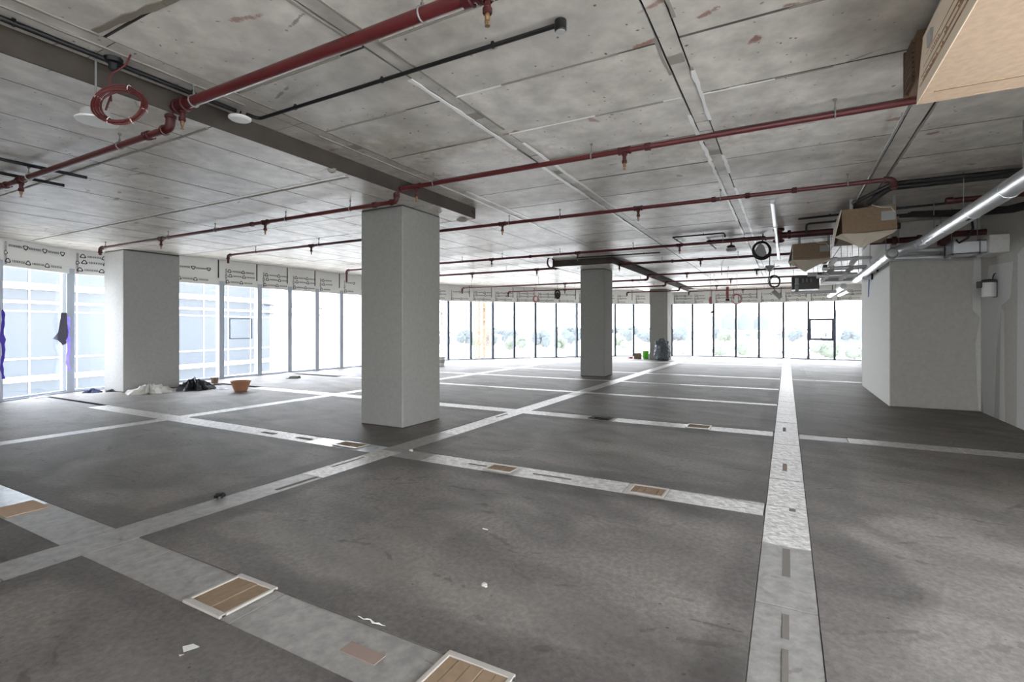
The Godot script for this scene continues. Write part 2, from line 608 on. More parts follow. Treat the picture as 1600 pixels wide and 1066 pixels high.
func build_ceiling() -> void:
	# high slab: plywood imprints across the room between narrow strips
	var ce := thing("ceiling", "raw concrete soffit with plywood board imprints and narrow strips between", "ceiling", Vector3.ZERO, 0, "", "structure")
	var core := MB.new()
	core.xf = Transform3D(Basis(Vector3(1, 0, 0), Vector3(0, 0, 1), Vector3(0, -1, 0)), Vector3.ZERO)
	core.prism(room, -HH - 0.35, -HH - 0.04)
	part(ce, "slab", core, M["joint_dark"])
	var one := func(x, z, k): 
		var t := soffit_tone(x, z)
		return Color(t.r * k, t.g * k, t.b * k)
	var cols := [[-4.44, -2.85], [-2.70, -0.85], [-0.70, 1.06], [1.25, XR]]
	for ci in cols.size():
		var z := 5.4 - ci * 0.04
		if ci == 0 or ci == 1:
			z = 5.32
		while z > -30.2:
			var k := rng.randf_range(0.9, 1.06)
			var off := rng.randf_range(0.0, 0.006)
			var z0 := z - 1.02 + 0.012
			var z1 := z - 0.012
			var b := plan_piece(cols[ci][0] + 0.004, cols[ci][1] - 0.004, z0, z1, HH - off, 0.17, false, one.bind(k), 0.045 + off)
			if b.v.size():
				part(ce, "plywood_imprint", b, M["soffit"])
			z -= 1.02
	for sx in [[-2.85, -2.70], [-0.85, -0.70], [1.06, 1.25]]:
		var z := 5.9
		while z > -30.2:
			var l := rng.randf_range(1.3, 2.4)
			var k := rng.randf_range(0.78, 0.98)
			var b := plan_piece(sx[0] + 0.01, sx[1] - 0.01, z - l + 0.006, z, HH + 0.003 + rng.randf_range(0, 0.004), 0.15, false, one.bind(k), 0.012)
			if b.v.size():
				part(ce, "joint_strip", b, M["soffit"])
			z -= l
	# the strip next to the dropped slab and the field beyond it
	var z := 5.9
	while z > -14.6:
		var l := rng.randf_range(1.5, 2.4)
		var zz := maxf(z - l, -7.6) if z > -7.6 else z - l
		part(ce, "joint_strip", plan_piece(-4.60, -4.45, zz + 0.006, z, HH + 0.002, 0.15, false, one.bind(rng.randf_range(0.8, 0.95)), 0.012), M["soffit"])
		part(ce, "edge_strip", plan_piece(-4.9 if z > -7.55 else -5.57, -4.61, zz + 0.005, z, HH, 0.15, false, one.bind(rng.randf_range(0.86, 1.0)), 0.012), M["soffit"])
		z = zz
	z = -14.8
	# low and far field: boards along the room
	var fields := [[-16.2, -4.9, -7.6, 6.0, HL], [-16.2, -5.57, -30.2, -7.62, HH], [-6.6, -4.62, -28.2, -14.8, HL]]
	for fi in 3:
		var f: Array = fields[fi]
		var lo := thing("ceiling", ["lower paler soffit at the left with long board imprints", "far soffit with long board imprints running towards the far windows", "dropped soffit strip over the two far columns"][fi], "ceiling", Vector3.ZERO, 0, "", "structure")
		var d := MB.new()
		var pc := PackedVector2Array([Vector2(f[0], f[2]), Vector2(f[1], f[2]), Vector2(f[1], f[3]), Vector2(f[0], f[3])])
		if fi != 1:
			d.xf = Transform3D(Basis(Vector3(1, 0, 0), Vector3(0, 0, 1), Vector3(0, -1, 0)), Vector3.ZERO)
			for pg in Geometry2D.intersect_polygons(pc, room):
				d.prism(pg, -HH - 0.02, -float(f[4]) - 0.036)
			part(lo, "slab_drop", d, M["joint_dark"])
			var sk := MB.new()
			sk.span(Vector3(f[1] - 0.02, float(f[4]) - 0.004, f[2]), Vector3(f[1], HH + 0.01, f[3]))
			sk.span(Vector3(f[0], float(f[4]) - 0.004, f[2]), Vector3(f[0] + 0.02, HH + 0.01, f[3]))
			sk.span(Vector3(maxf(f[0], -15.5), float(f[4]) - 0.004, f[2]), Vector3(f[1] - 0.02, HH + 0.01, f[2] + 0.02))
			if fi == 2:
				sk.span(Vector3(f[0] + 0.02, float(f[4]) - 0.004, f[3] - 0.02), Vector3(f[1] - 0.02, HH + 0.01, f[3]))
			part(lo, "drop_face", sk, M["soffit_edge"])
		var x: float = f[1]
		var first := true
		while x > f[0]:
			var w := 0.52 if first and fi == 0 else 0.87
			first = false
			var xa := maxf(x - w, f[0])
			var zt: float = f[3]
			if fi == 0:
				zt = 5.85
			while zt > f[2]:
				var l := 1.75
				var k := rng.randf_range(0.92, 1.05)
				var off := rng.randf_range(0.0, 0.004)
				if fi == 0:
					# cross seams at -2.9 and, twice, at -4.65
					pass
				var zb := maxf(zt - l, f[2])
				var b := plan_piece(xa + 0.011, x - 0.011, zb + 0.007, zt - 0.007, float(f[4]) - off, 0.22, false, one.bind(k), 0.04 + off)
				if b.v.size():
					part(lo, "board_imprint", b, M["soffit"])
				zt -= l
			x -= w


# ---------------------------------------------------------------- walls
func build_walls() -> void:
	var b := MB.new()
	b.span(Vector3(XR, -0.3, -30.0), Vector3(XR + 0.3, 4.1, -5.0))
	b.span(Vector3(XR, -0.3, 2.0), Vector3(XR + 0.3, 4.1, ZB + 0.3))
	var wr := thing("wall_right", "pale plastered partition wall with filled joints at the right edge", "wall", Vector3.ZERO, 0, "", "structure")
	part(wr, "plaster_face", b, M["board_wall"])
	b = MB.new()
	b.span(Vector3(-10.9, -0.3, ZB), Vector3(-3.4, 4.1, ZB + 0.3))
	solo("wall_back", "plain plastered wall behind the viewpoint", "wall", b, M["plaster"], Vector3.ZERO, "", "structure")
	# lift core in front of it
	b = MB.new()
	b.span(Vector3(1.86, 0, -17.0), Vector3(XR, HH, -12.76), 0.012)
	solo("wall_core", "grey rendered core wall projecting from the right wall below the ducts", "wall", b, M["core_wall"], Vector3.ZERO, "", "structure")
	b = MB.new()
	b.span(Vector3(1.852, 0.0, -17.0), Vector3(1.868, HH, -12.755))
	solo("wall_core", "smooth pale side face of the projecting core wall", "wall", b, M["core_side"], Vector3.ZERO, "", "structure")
	b = MB.new()
	b.span(Vector3(2.75, 0, -25.4), Vector3(XR, HH, -24.6), 0.01)
	solo("wall_pier", "narrow dark grey pier beside the last far window", "wall", b, M["core_wall"], Vector3.ZERO, "", "structure")


# ---------------------------------------------------------------- facade
func build_facade() -> void:
	var side := MB.new()
	for i in 7:
		var d: Vector2 = (F[i + 1] - F[i]).normalized() * 0.02
		var out := Vector2(d.y, -d.x).normalized() * 0.3
		hexa(side, [Vector3(F[i].x - d.x, 0, F[i].y - d.y), Vector3(F[i + 1].x + d.x, 0, F[i + 1].y + d.y), Vector3(F[i + 1].x + out.x, 0, F[i + 1].y + out.y), Vector3(F[i].x + out.x, 0, F[i].y + out.y)],
			[Vector3(F[i].x - d.x, 4.1, F[i].y - d.y), Vector3(F[i + 1].x + d.x, 4.1, F[i + 1].y + d.y), Vector3(F[i + 1].x + out.x, 4.1, F[i + 1].y + out.y), Vector3(F[i].x + out.x, 4.1, F[i].y + out.y)])
	solo("wall_added_left", "unseen plastered wall added left of the viewpoint to cut daylight", "wall", side, M["plaster"], Vector3.ZERO, "", "structure")  # out of view, added in place of glass to hold back light
	for i in range(7, F.size() - 1):
		facade_bay(i, F[i], F[i + 1])
	# unseen bays added for their light: in the wall behind the camera
	# and along the near part of the right side, sized to brighten it
	var i := F.size()
	var z := -5.0
	while z < 2.0:
		var z2 := minf(z + 1.4, ZB)
		facade_bay(i, Vector2(XR, z), Vector2(XR, z2))
		z = z2
		i += 1
	var x := -3.4
	while x < XR - 0.1:
		var x2 := minf(x + 1.4, XR)
		facade_bay(i, Vector2(x2, ZB), Vector2(x, ZB))
		x = x2
		i += 1

func logo(b: MB, at: Vector3, w: float, turn := 0.0) -> void:   # rounded triangle, outline only
	var o := []
	var q := []
	for k in 18:
		var a := TAU * k / 18
		var r := 0.5 + 0.09 * cos(3.0 * (a - PI / 2))
		var e := Vector3(cos(a) * r, sin(a) * r * 0.86, 0).rotated(Vector3.BACK, turn)
		o.append(at + e * w)
		q.append(at + e * w * 0.6 + Vector3(0, 0.02 * w, 0))
	for k in 18:
		var k2 := (k + 1) % 18
		b.quad(q[k], o[k], o[k2], q[k2], Vector3.BACK)

func word_mesh() -> Mesh:
	if not M.has("word"):
		var t := TextMesh.new()
		var f := SystemFont.new()
		f.font_names = PackedStringArray(["Droid Sans"])
		f.font_weight = 700
		t.font = f
		t.text = "SIDERISE"
		t.font_size = 16
		t.pixel_size = 0.0042
		t.depth = 0.001
		t.curve_step = 4.0
		M["word"] = t
	return M["word"]

func print_mesh(n: int, kind: int) -> ArrayMesh:   # rows of the maker's mark as they run over a panel
	var key := "print_%d_%d" % [n, kind]
	if not M.has(key):
		var b := MB.new()
		var rows := [[0.44, 0.0], [0.29, 0.03], [0.095, -0.06]]
		for r in 3:
			if kind == 1 and r == 1:
				continue
			for k in n:
				var x: float = 0.2 + k * 0.46 + rows[r][1]
				var flip: bool = kind == 1 and r == 0
				logo(b, Vector3(x + (0.34 if flip else 0.0), rows[r][0], 0), 0.125, PI if flip else 0.0)
				b.add(word_mesh(), Transform3D(Basis(Vector3.BACK, PI if flip else 0.0).scaled(Vector3(1.05, 0.9, 1)), Vector3(x + (0.1 if flip else 0.24), rows[r][0], 0)))
		for y in [0.12, 0.4]:
			b.add(word_mesh(), Transform3D(Basis(Vector3.BACK, -PI / 2).scaled(Vector3(0.8, 0.8, 1)), Vector3(0.085, y, 0.012)))
		logo(b, Vector3(0.085, 0.265, 0.012), 0.09, -PI / 2)
		M[key] = b.mesh()
	return M[key]

func facade_bay(i: int, a: Vector2, b: Vector2) -> void:
	var l := a.distance_to(b)
	var xd := Vector3(b.x - a.x, 0, b.y - a.y) / l
	var zd := xd.cross(Vector3.UP)
	var o := thing("window_%d" % (i + 1), "full-height clear glass bay of the curved facade under a printed white panel", "window", Vector3(a.x, 0, a.y), 0, "facade glazing bays", "structure")
	o.basis = Basis(xd, Vector3.UP, zd)
	var fm: Material = M["frame_dark"] if i >= 19 else M["frame"]
	var m := MB.new()
	m.span(Vector3(0.0, 0.06, -0.09), Vector3(l, HEAD + 0.05, -0.08))
	part(o, "pane", m, M["glass"])
	m = MB.new()
	var mw := 0.052 if i >= 19 else 0.08
	m.span(Vector3(-mw, 0.0, -0.17), Vector3(mw, HEAD + 0.1, 0.0 if i >= 19 else 0.03), 0.006)
	part(o, "mullion", m, fm)
	m = MB.new()
	m.span(Vector3(0.03, 0.0, -0.14), Vector3(l - 0.03, 0.06, -0.02), 0.006)
	m.span(Vector3(0.03, 0.0, -0.03), Vector3(l - 0.03, 0.025, 0.03), 0.004)
	part(o, "sill", m, M["frame"])
	var top := HL + 0.02 if a.y > -7.4 else HH + 0.02
	m = MB.new()
	m.span(Vector3(-0.01, HEAD + 0.01, -0.2), Vector3(l + 0.01, HH + 0.3, -0.1))
	part(o, "head", m, M["wrap"])
	# wrapped insulation panel over the glass, its cover strip and the dark slot beside it
	m = MB.new()
	m.span(Vector3(0.0, HEAD + 0.02, -0.1), Vector3(l, top, 0.0), 0.008)
	m.span(Vector3(0.02, HEAD - 0.03, -0.06), Vector3(l - 0.02, HEAD + 0.15, 0.012), 0.01)
	var p := part(o, "spandrel_panel", m, M["wrap"])
	var n := clampi(int((l - 0.2) / 0.46), 1, 4)
	var pr := part(p, "printed_lettering", print_mesh(n, 1 if i == 7 or i % 5 == 4 else 0), M["ink"])
	pr.position = Vector3(0.05, HEAD, 0.0145)
	m = MB.new()
	m.span(Vector3(-0.085, HEAD - 0.035, -0.05), Vector3(0.1, top - 0.02, 0.022), 0.012)
	part(o, "wrapped_cover", m, M["wrap"])
	m = MB.new()
	m.span(Vector3(-0.115, HEAD + 0.2, -0.05), Vector3(-0.085, top - 0.02, 0.016))
	part(o, "open_slot", m, M["joint_dark"])
	if i == 36 or i == 15:
		m = MB.new()
		m.span(Vector3(0.03, 0.98, -0.12), Vector3(l - 0.03, 1.08, 0.02), 0.008)
		m.span(Vector3(0.03, 1.99, -0.12), Vector3(l - 0.03, 2.09, 0.02), 0.008)
		m.span(Vector3(0.03, 1.08, -0.12), Vector3(0.12, 1.99, 0.02), 0.008)
		m.span(Vector3(l - 0.12, 1.08, -0.12), Vector3(l - 0.03, 1.99, 0.02), 0.008)
		m.span(Vector3(l / 2 - 0.05, 1.065, -0.01), Vector3(l / 2 + 0.05, 1.1, 0.03), 0.006)
		part(o, "sash", m, M["frame_dark"])
	if i == 10:
		m = MB.new()
		m.span(Vector3(0.3, 1.25, -0.11), Vector3(1.08, 1.275, -0.06))
		m.span(Vector3(0.3, 1.895, -0.11), Vector3(1.08, 1.92, -0.06))
		m.span(Vector3(0.3, 1.275, -0.11), Vector3(0.325, 1.895, -0.06))
		m.span(Vector3(1.055, 1.275, -0.11), Vector3(1.08, 1.895, -0.06))
		part(o, "sash", m, M["frame_dark"])
	if i == 8:
		m = MB.new()
		m.span(Vector3(-0.17, 0.02, -0.1), Vector3(-0.06, HEAD, -0.02), 0.004)
		part(o, "mullion_plate", m, M["frame_light"])


# ---------------------------------------------------------------- columns
func build_columns() -> void:
	var defs := [[-6.25, -5.35, -7.15, -6.17, HL, "square grey rendered column standing nearest the camera in mid room"],
		[-6.08, -5.25, -16.8, -15.92, HL, "square grey rendered column right of centre with darker front"],
		[-6.13, -5.24, -26.8, -25.85, HL, "farthest square column with the grey sack at its foot"],
		[-15.42, -14.45, -7.64, -6.32, HL, "pale rendered column against the left windows"]]
	for d in defs:
		var b := MB.new()
		b.span(Vector3(d[0], 0.012, d[2]), Vector3(d[1], d[4] - 0.02, d[3]), 0.012)
		var foot := MB.new()
		foot.span(Vector3(d[0] + 0.008, -0.01, d[2] + 0.008), Vector3(d[1] - 0.008, 0.03, d[3] - 0.008))
		var o := thing("column", d[5], "column", Vector3(0, 0, 0), 0)
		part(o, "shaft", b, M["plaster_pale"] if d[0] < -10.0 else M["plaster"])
		part(o, "foot_gap", foot, M["joint_dark"])
		var top := MB.new()
		top.span(Vector3(d[0] + 0.01, d[4] - 0.025, d[2] + 0.01), Vector3(d[1] - 0.01, d[4] + 0.01, d[3] - 0.01))
		part(o, "head_joint", top, M["joint_dark"])


# ---------------------------------------------------------------- steel floor trunking
func trunk_run(label: String, along_x: bool, c0: float, c1: float, from: float, to: float, step: float, pick: Callable, skips := []) -> Node3D:
	var o := thing("floor_trunking", label, "floor trunking", Vector3((from + to) / 2 if along_x else (c0 + c1) / 2, -0.03, (c0 + c1) / 2 if along_x else (from + to) / 2))
	var p := from
	var k := 0
	while p > to + 0.01:
		var e := maxf(p - step, to)
		var cut := false
		for sk in skips:
			if p > sk[0] + 0.01 and e < sk[1] - 0.01:
				if p > sk[1] + 0.05:
					e = sk[1]
				else:
					p = sk[0]
					cut = true
				break
		if cut:
			continue
		var b := MB.new()
		var tilt := rng.randf_range(-0.0015, 0.0015)
		if along_x:
			b.span(Vector3(e + 0.003, -0.026, c0 + 0.003), Vector3(p - 0.003, -0.003 + tilt, c1 - 0.003), 0.003)
		else:
			b.span(Vector3(c0 + 0.003, -0.026, e + 0.003), Vector3(c1 - 0.003, -0.003 + tilt, p - 0.003), 0.003)
		var m := part(o, "cover_plate", b, pick.call((p + e) / 2, k))
		m.position = -o.position
		p = e
		k += 1
	return o

func slot_on(o: Node3D, x0: float, x1: float, z0: float, z1: float, key: String) -> void:
	var b := MB.new()
	b.span(Vector3(x0, -0.005, z0), Vector3(x1, 0.0, z1))
	part(o, "slot_cover", b, M[key]).position = -o.position

func build_trunking() -> void:
	var t1 := trunk_run("broad pale trunking run leading straight to the last far window but two", false, -0.165, 0.16, 5.0, -29.2, 0.92, func(c, _k): return M["plate"] if c > -4.15 else M["plate_rough"])
	# plate joints of the near part fall at -3.29 and -4.2
	for q in [[-0.025, 0.022, -4.15, -3.69, "slot"], [-0.02, 0.012, -3.2, -2.95, "slot"], [-0.02, 0.008, -2.85, -2.55, "slot"], [-0.04, 0.005, -6.75, -6.42, "rust"], [0.02, 0.07, -5.1, -5.03, "slot"], [-0.05, -0.01, -9.2, -8.9, "slot"]]:
		slot_on(t1, q[0], q[1], q[2], q[3], q[4])
	var t2 := trunk_run("long trunking run passing just in front of the nearest column's right face", false, -4.70, -4.35, 5.0, -27.6, 1.25, func(c, k): return M["plate"] if c > -3.2 or (c < -4.7 and c > -6.0) or k % 5 == 3 else M["plate_rough"])
	for q in [[-4.46, -4.42, -3.75, -3.25, "slot"], [-4.62, -4.59, -4.6, -4.1, "slot"], [-4.6, -4.56, -8.2, -7.8, "slot"]]:
		slot_on(t2, q[0], q[1], q[2], q[3], q[4])
	trunk_run("trunking run on the window side of the columns, starting at the left edge", false, -9.75, -9.43, 5.0, -27.6, 1.25, func(_c, k): return M["plate_rough"] if k % 3 else M["plate"])
	var p1 := trunk_run("nearest cross trunking run of smooth steel plates with two taped openings", true, -2.01, -1.65, -0.175, -14.8, 1.24, func(c, k): return M["plate_window_sheen"] if c < -4.7 and k % 3 != 1 else M["plate"], [[-4.35, -4.70], [-9.43, -9.75]])
	slot_on(p1, -1.95, -1.72, -1.86, -1.78, "rust")
	var p2 := trunk_run("second cross trunking run in front of the nearest column", true, -5.15, -4.79, -0.175, -12.4, 1.24, func(c, k): return M["plate"] if (c < -3.3 and c > -4.4) else (M["plate_window_sheen"] if c < -4.7 and c > -5.4 else M["plate_rough"]), [[-4.35, -4.70], [-9.43, -9.75], [-10.2, -10.9]])
	for q in [[-2.45, -2.0, -4.99, -4.95], [-3.3, -3.05, -4.99, -4.95], [-6.3, -6.0, -5.0, -4.93], [-7.1, -6.8, -5.0, -4.93]]:
		slot_on(p2, q[0], q[1], q[2], q[3], "slot")
	var far := func(_c, k): return M["plate_rough"] if k % 4 != 2 else M["plate"]
	trunk_run("third cross trunking run with a black hole cover in it", true, -8.78, -8.39, -0.175, -12.6, 1.24, far, [[-4.35, -4.70], [-9.43, -9.75]])
	trunk_run("short trunking run from the broad run to the right wall, nearer one", true, -8.78, -8.39, 3.25, 0.165, 1.24, far)
	trunk_run("fourth cross trunking run behind the nearest column", true, -12.0, -11.72, -0.175, -13.0, 1.24, far, [[-4.35, -4.70], [-9.43, -9.75]])
	trunk_run("fifth cross trunking run just in front of the dark middle column", true, -15.0, -14.72, -0.175, -13.0, 1.24, far, [[-4.35, -4.70], [-9.43, -9.75]])
	trunk_run("sixth cross trunking run just behind the dark middle column", true, -18.1, -17.82, -0.175, -13.6, 1.24, far, [[-4.35, -4.70], [-9.43, -9.75]])
	trunk_run("short trunking run from the broad run to the core wall, farther one", true, -18.1, -17.82, 3.25, 0.165, 1.24, far)
	trunk_run("farthest cross trunking run close to the far windows", true, -24.2, -23.9, -0.175, -11.4, 1.24, far, [[-4.35, -4.70], [-9.43, -9.75]])
	# openings covered with taped cardboard
	card_cover(-3.08, -2.74, -2.0, -1.66, 0.014, true, "curled cardboard cover with white tape, nearest one left of centre")
	card_cover(-1.45, -1.1, -2.02, -1.68, 0.01, true, "taped cardboard cover cut by the bottom edge of the picture")
	card_cover(-6.15, -5.78, -1.98, -1.66, 0.006, false, "plain orange-brown cardboard cover at the left edge")
	card_cover(-3.01, -2.68, -5.08, -4.84, 0.008, true, "taped cardboard cover on the second run, left of two")
	card_cover(-1.36, -1.03, -5.1, -4.83, 0.008, true, "taped cardboard cover on the second run, right of two")
	card_cover(-5.45, -5.02, -5.1, -4.86, 0.008, true, "taped cardboard cover left of the crossing before the nearest column")
	card_cover(-1.43, -1.08, -8.76, -8.44, 0.008, true, "taped cardboard cover on the third run, right of the black hole cover")
	var b := MB.new()
	b.prism(PackedVector2Array([Vector2(-0.2, -0.13), Vector2(0.17, -0.15), Vector2(0.2, 0.1), Vector2(0.05, 0.15), Vector2(-0.17, 0.12)]), 0.0, 0.012)
	b.box(Vector3(0.02, 0.0, 0.018), Vector3(0.24, 0.16, 0.012), 0.004)
	var hc := solo("hole_cover", "black rubber cover lying crooked on the third trunking run", "cover", b, M["black"], Vector3(-2.9, 0.0, -8.62))
	hc.rotation = Vector3(-PI / 2 + 0.03, 0, 0)

func card_cover(x0: float, x1: float, z0: float, z1: float, h: float, taped: bool, label: String) -> void:
	var o := thing("cardboard_cover", label, "cardboard", Vector3((x0 + x1) / 2, 0.0, (z0 + z1) / 2), 0)
	var w := x1 - x0
	var d := z1 - z0
	var strips := 5 if taped else 1
	var x := -w / 2
	for k in strips:
		var sw: float = w / strips
		var b := MB.new()
		b.span(Vector3(x + 0.001, -0.002, -d / 2 + 0.012), Vector3(x + sw - 0.002, h * (0.55 + 0.45 * fmod(k * 0.37 + 0.2, 1.0)), d / 2 - 0.012), 0.002)
		part(o, "cardboard_strip", b, M["card_dark"] if taped else M["card"])
		x += sw
	if not taped:
		return
	var sides := [[Vector3(-w / 2 - 0.012, 0, -d / 2), Vector3(-w / 2 + 0.014, h + 0.003, d / 2)], [Vector3(w / 2 - 0.012, 0, -d / 2), Vector3(w / 2 + 0.01, h + 0.002, d / 2)],
		[Vector3(-w / 2 - 0.01, 0, -d / 2 - 0.012), Vector3(w / 2 + 0.01, h + 0.0035, -d / 2 + 0.024)], [Vector3(-w / 2 - 0.01, 0, d / 2 - 0.03), Vector3(w / 2 + 0.01, h + 0.003, d / 2 + 0.012)]]
	for q in sides:
		var b := MB.new()
		b.span(q[0], q[1], 0.003)
		part(o, "tape_strip", b, M["tape"])


# ---------------------------------------------------------------- mortar fins left on the soffit
func fin(parent: Node, x0: float, z0: float, x1: float, z1: float, w: float, y: float, m: Material, called := "mortar_fin") -> void:
	var b := MB.new()
	var l := Vector2(x1 - x0, z1 - z0)
	var n := maxi(3, int(l.length() / 0.12))
	var d := l.normalized()
	var s := Vector2(-d.y, d.x)
	var pl := PackedVector2Array()
	for k in n + 1:
		pl.append(Vector2(x0, z0) + l * k / n + s * w * rng.randf_range(0.25, 0.6))
	for k in n + 1:
		pl.append(Vector2(x1, z1) - l * k / n - s * w * rng.randf_range(0.25, 0.6))
	b.xf = Transform3D(Basis(Vector3(1, 0, 0), Vector3(0, 0, 1), Vector3(0, -1, 0)), Vector3.ZERO)
	b.prism(pl, -y - 0.002, -y + rng.randf_range(0.005, 0.012))
	part(parent, called, b, m)

func build_fins() -> void:
	var ce := get_node("ceiling")
	var pale := mat("fin_pale", srgb(238, 237, 233), 0.35)
	var dull := mat("fin_dull", srgb(150, 144, 136), 0.8)
	var brown := mat("fin_brown", srgb(128, 120, 108), 0.9)
	for f in [[-0.865, -4.4, -14.0, 1], [-0.69, -4.4, -16.0, 1], [-2.865, -3.4, -11.5, 1], [-2.69, -5.2, -9.0, 1], [-0.865, -1.0, -4.4, 0], [-0.69, -1.2, -4.4, 0], [-2.865, -0.6, -3.4, 0], [-2.69, -0.6, -5.2, 0], [1.05, -4.0, -12.0, 0], [1.26, -4.0, -12.0, 0], [-4.61, -1.0, -6.0, 0], [-4.44, -1.0, -6.0, 0], [-4.6, -6.0, -9.5, 1], [-4.42, -6.6, -9.0, 1]]:
		var z: float = f[1]
		while z > f[2]:
			var l := rng.randf_range(0.7, 1.3)
			if rng.randf() < (0.9 if f[3] else 0.75):
				fin(ce, f[0], z, f[0] + rng.randf_range(-0.006, 0.006), maxf(z - l, f[2]), 0.045 if f[3] else 0.028, HH, pale if f[3] else dull)
			z -= l
	# ragged seams between the sheets near the camera
	for q in [[-2.7, -0.86, -3.86], [-2.7, -0.86, -4.88], [-2.7, -0.86, -5.9], [-4.4, -2.86, -3.86], [-4.4, -2.86, -4.88], [-0.68, 1.0, -3.86], [-0.68, 1.0, -4.9], [-0.68, 1.0, -2.84], [-2.7, -0.86, -2.84], [-4.4, -2.86, -2.84], [-0.68, 1.0, -5.94]]:
		var x: float = q[0]
		while x < q[1] - 0.1:
			var l := rng.randf_range(0.3, 0.7)
			if rng.randf() < 0.6:
				fin(ce, x, q[2], minf(x + l, q[1]), q[2], 0.018, HH - 0.002, dull if rng.randf() < 0.7 else pale)
			x += l
	fin(ce, -4.4, -1.74, -3.62, -1.81, 0.06, HH - 0.004, brown, "mortar_ridge")
	fin(ce, -3.66, -1.82, -2.9, -1.83, 0.045, HH - 0.004, brown, "mortar_ridge")
	for q in [[-2.78, -4.3], [-2.76, -6.4], [-0.78, -4.15], [-0.77, -6.6], [-4.52, -4.35]]:
		var b := MB.new()
		b.span(Vector3(q[0] - 0.06, HH - 0.003, q[1] - 0.09), Vector3(q[0] + 0.06, HH + 0.01, q[1] + 0.05), 0.002)
		part(ce, "mortar_patch", b, dull)
	var lo := get_node("ceiling_001")
	for z in [-2.9, -4.65]:
		var x := -5.0
		while x > -15.0:
			fin(lo, x, z, x - 0.85, z, 0.03, HL - 0.001, dull if z > -3.0 else pale)
			x -= 0.87
	for z in [-4.72]:
		fin(lo, -5.0, z, -14.8, z, 0.02, HL - 0.001, dull)
	# drip lumps under the edge of the dropped slab
	for q in [[-5.15, -7.55, 0.12], [-4.95, -2.3, 0.05], [-4.95, -4.4, 0.06], [-5.1, -6.8, 0.05]]:
		var b := MB.new()
		b.lathe(Vector3(q[0], HL - 0.05, q[1]), [[0.0, 0.0], [q[2] * 0.6, 0.015], [q[2], 0.055]], 9)
		part(lo, "concrete_drip", b, dull)


# ---------------------------------------------------------------- sprinkler pipes
func arc_path(pts: Array, r: float) -> Array:
	var out := [pts[0]]
	for i in range(1, pts.size() - 1):
		var a: Vector3 = pts[i] + (pts[i - 1] - pts[i]).normalized() * r
		var b: Vector3 = pts[i] + (pts[i + 1] - pts[i]).normalized() * r
		for k in 5:
			var t := k / 4.0
			out.append(a.lerp(pts[i], t).lerp(pts[i].lerp(b, t), t))
	out.append(pts[-1])
	return out

func ring_of(b: MB, at: Vector3, axis: Vector3, r: float, half: float) -> void:
	b.lathe(at - axis * half, [[r * 0.8, 0.0], [r, half * 0.25], [r, half * 1.75], [r * 0.8, half * 2.0]], 12, axis)

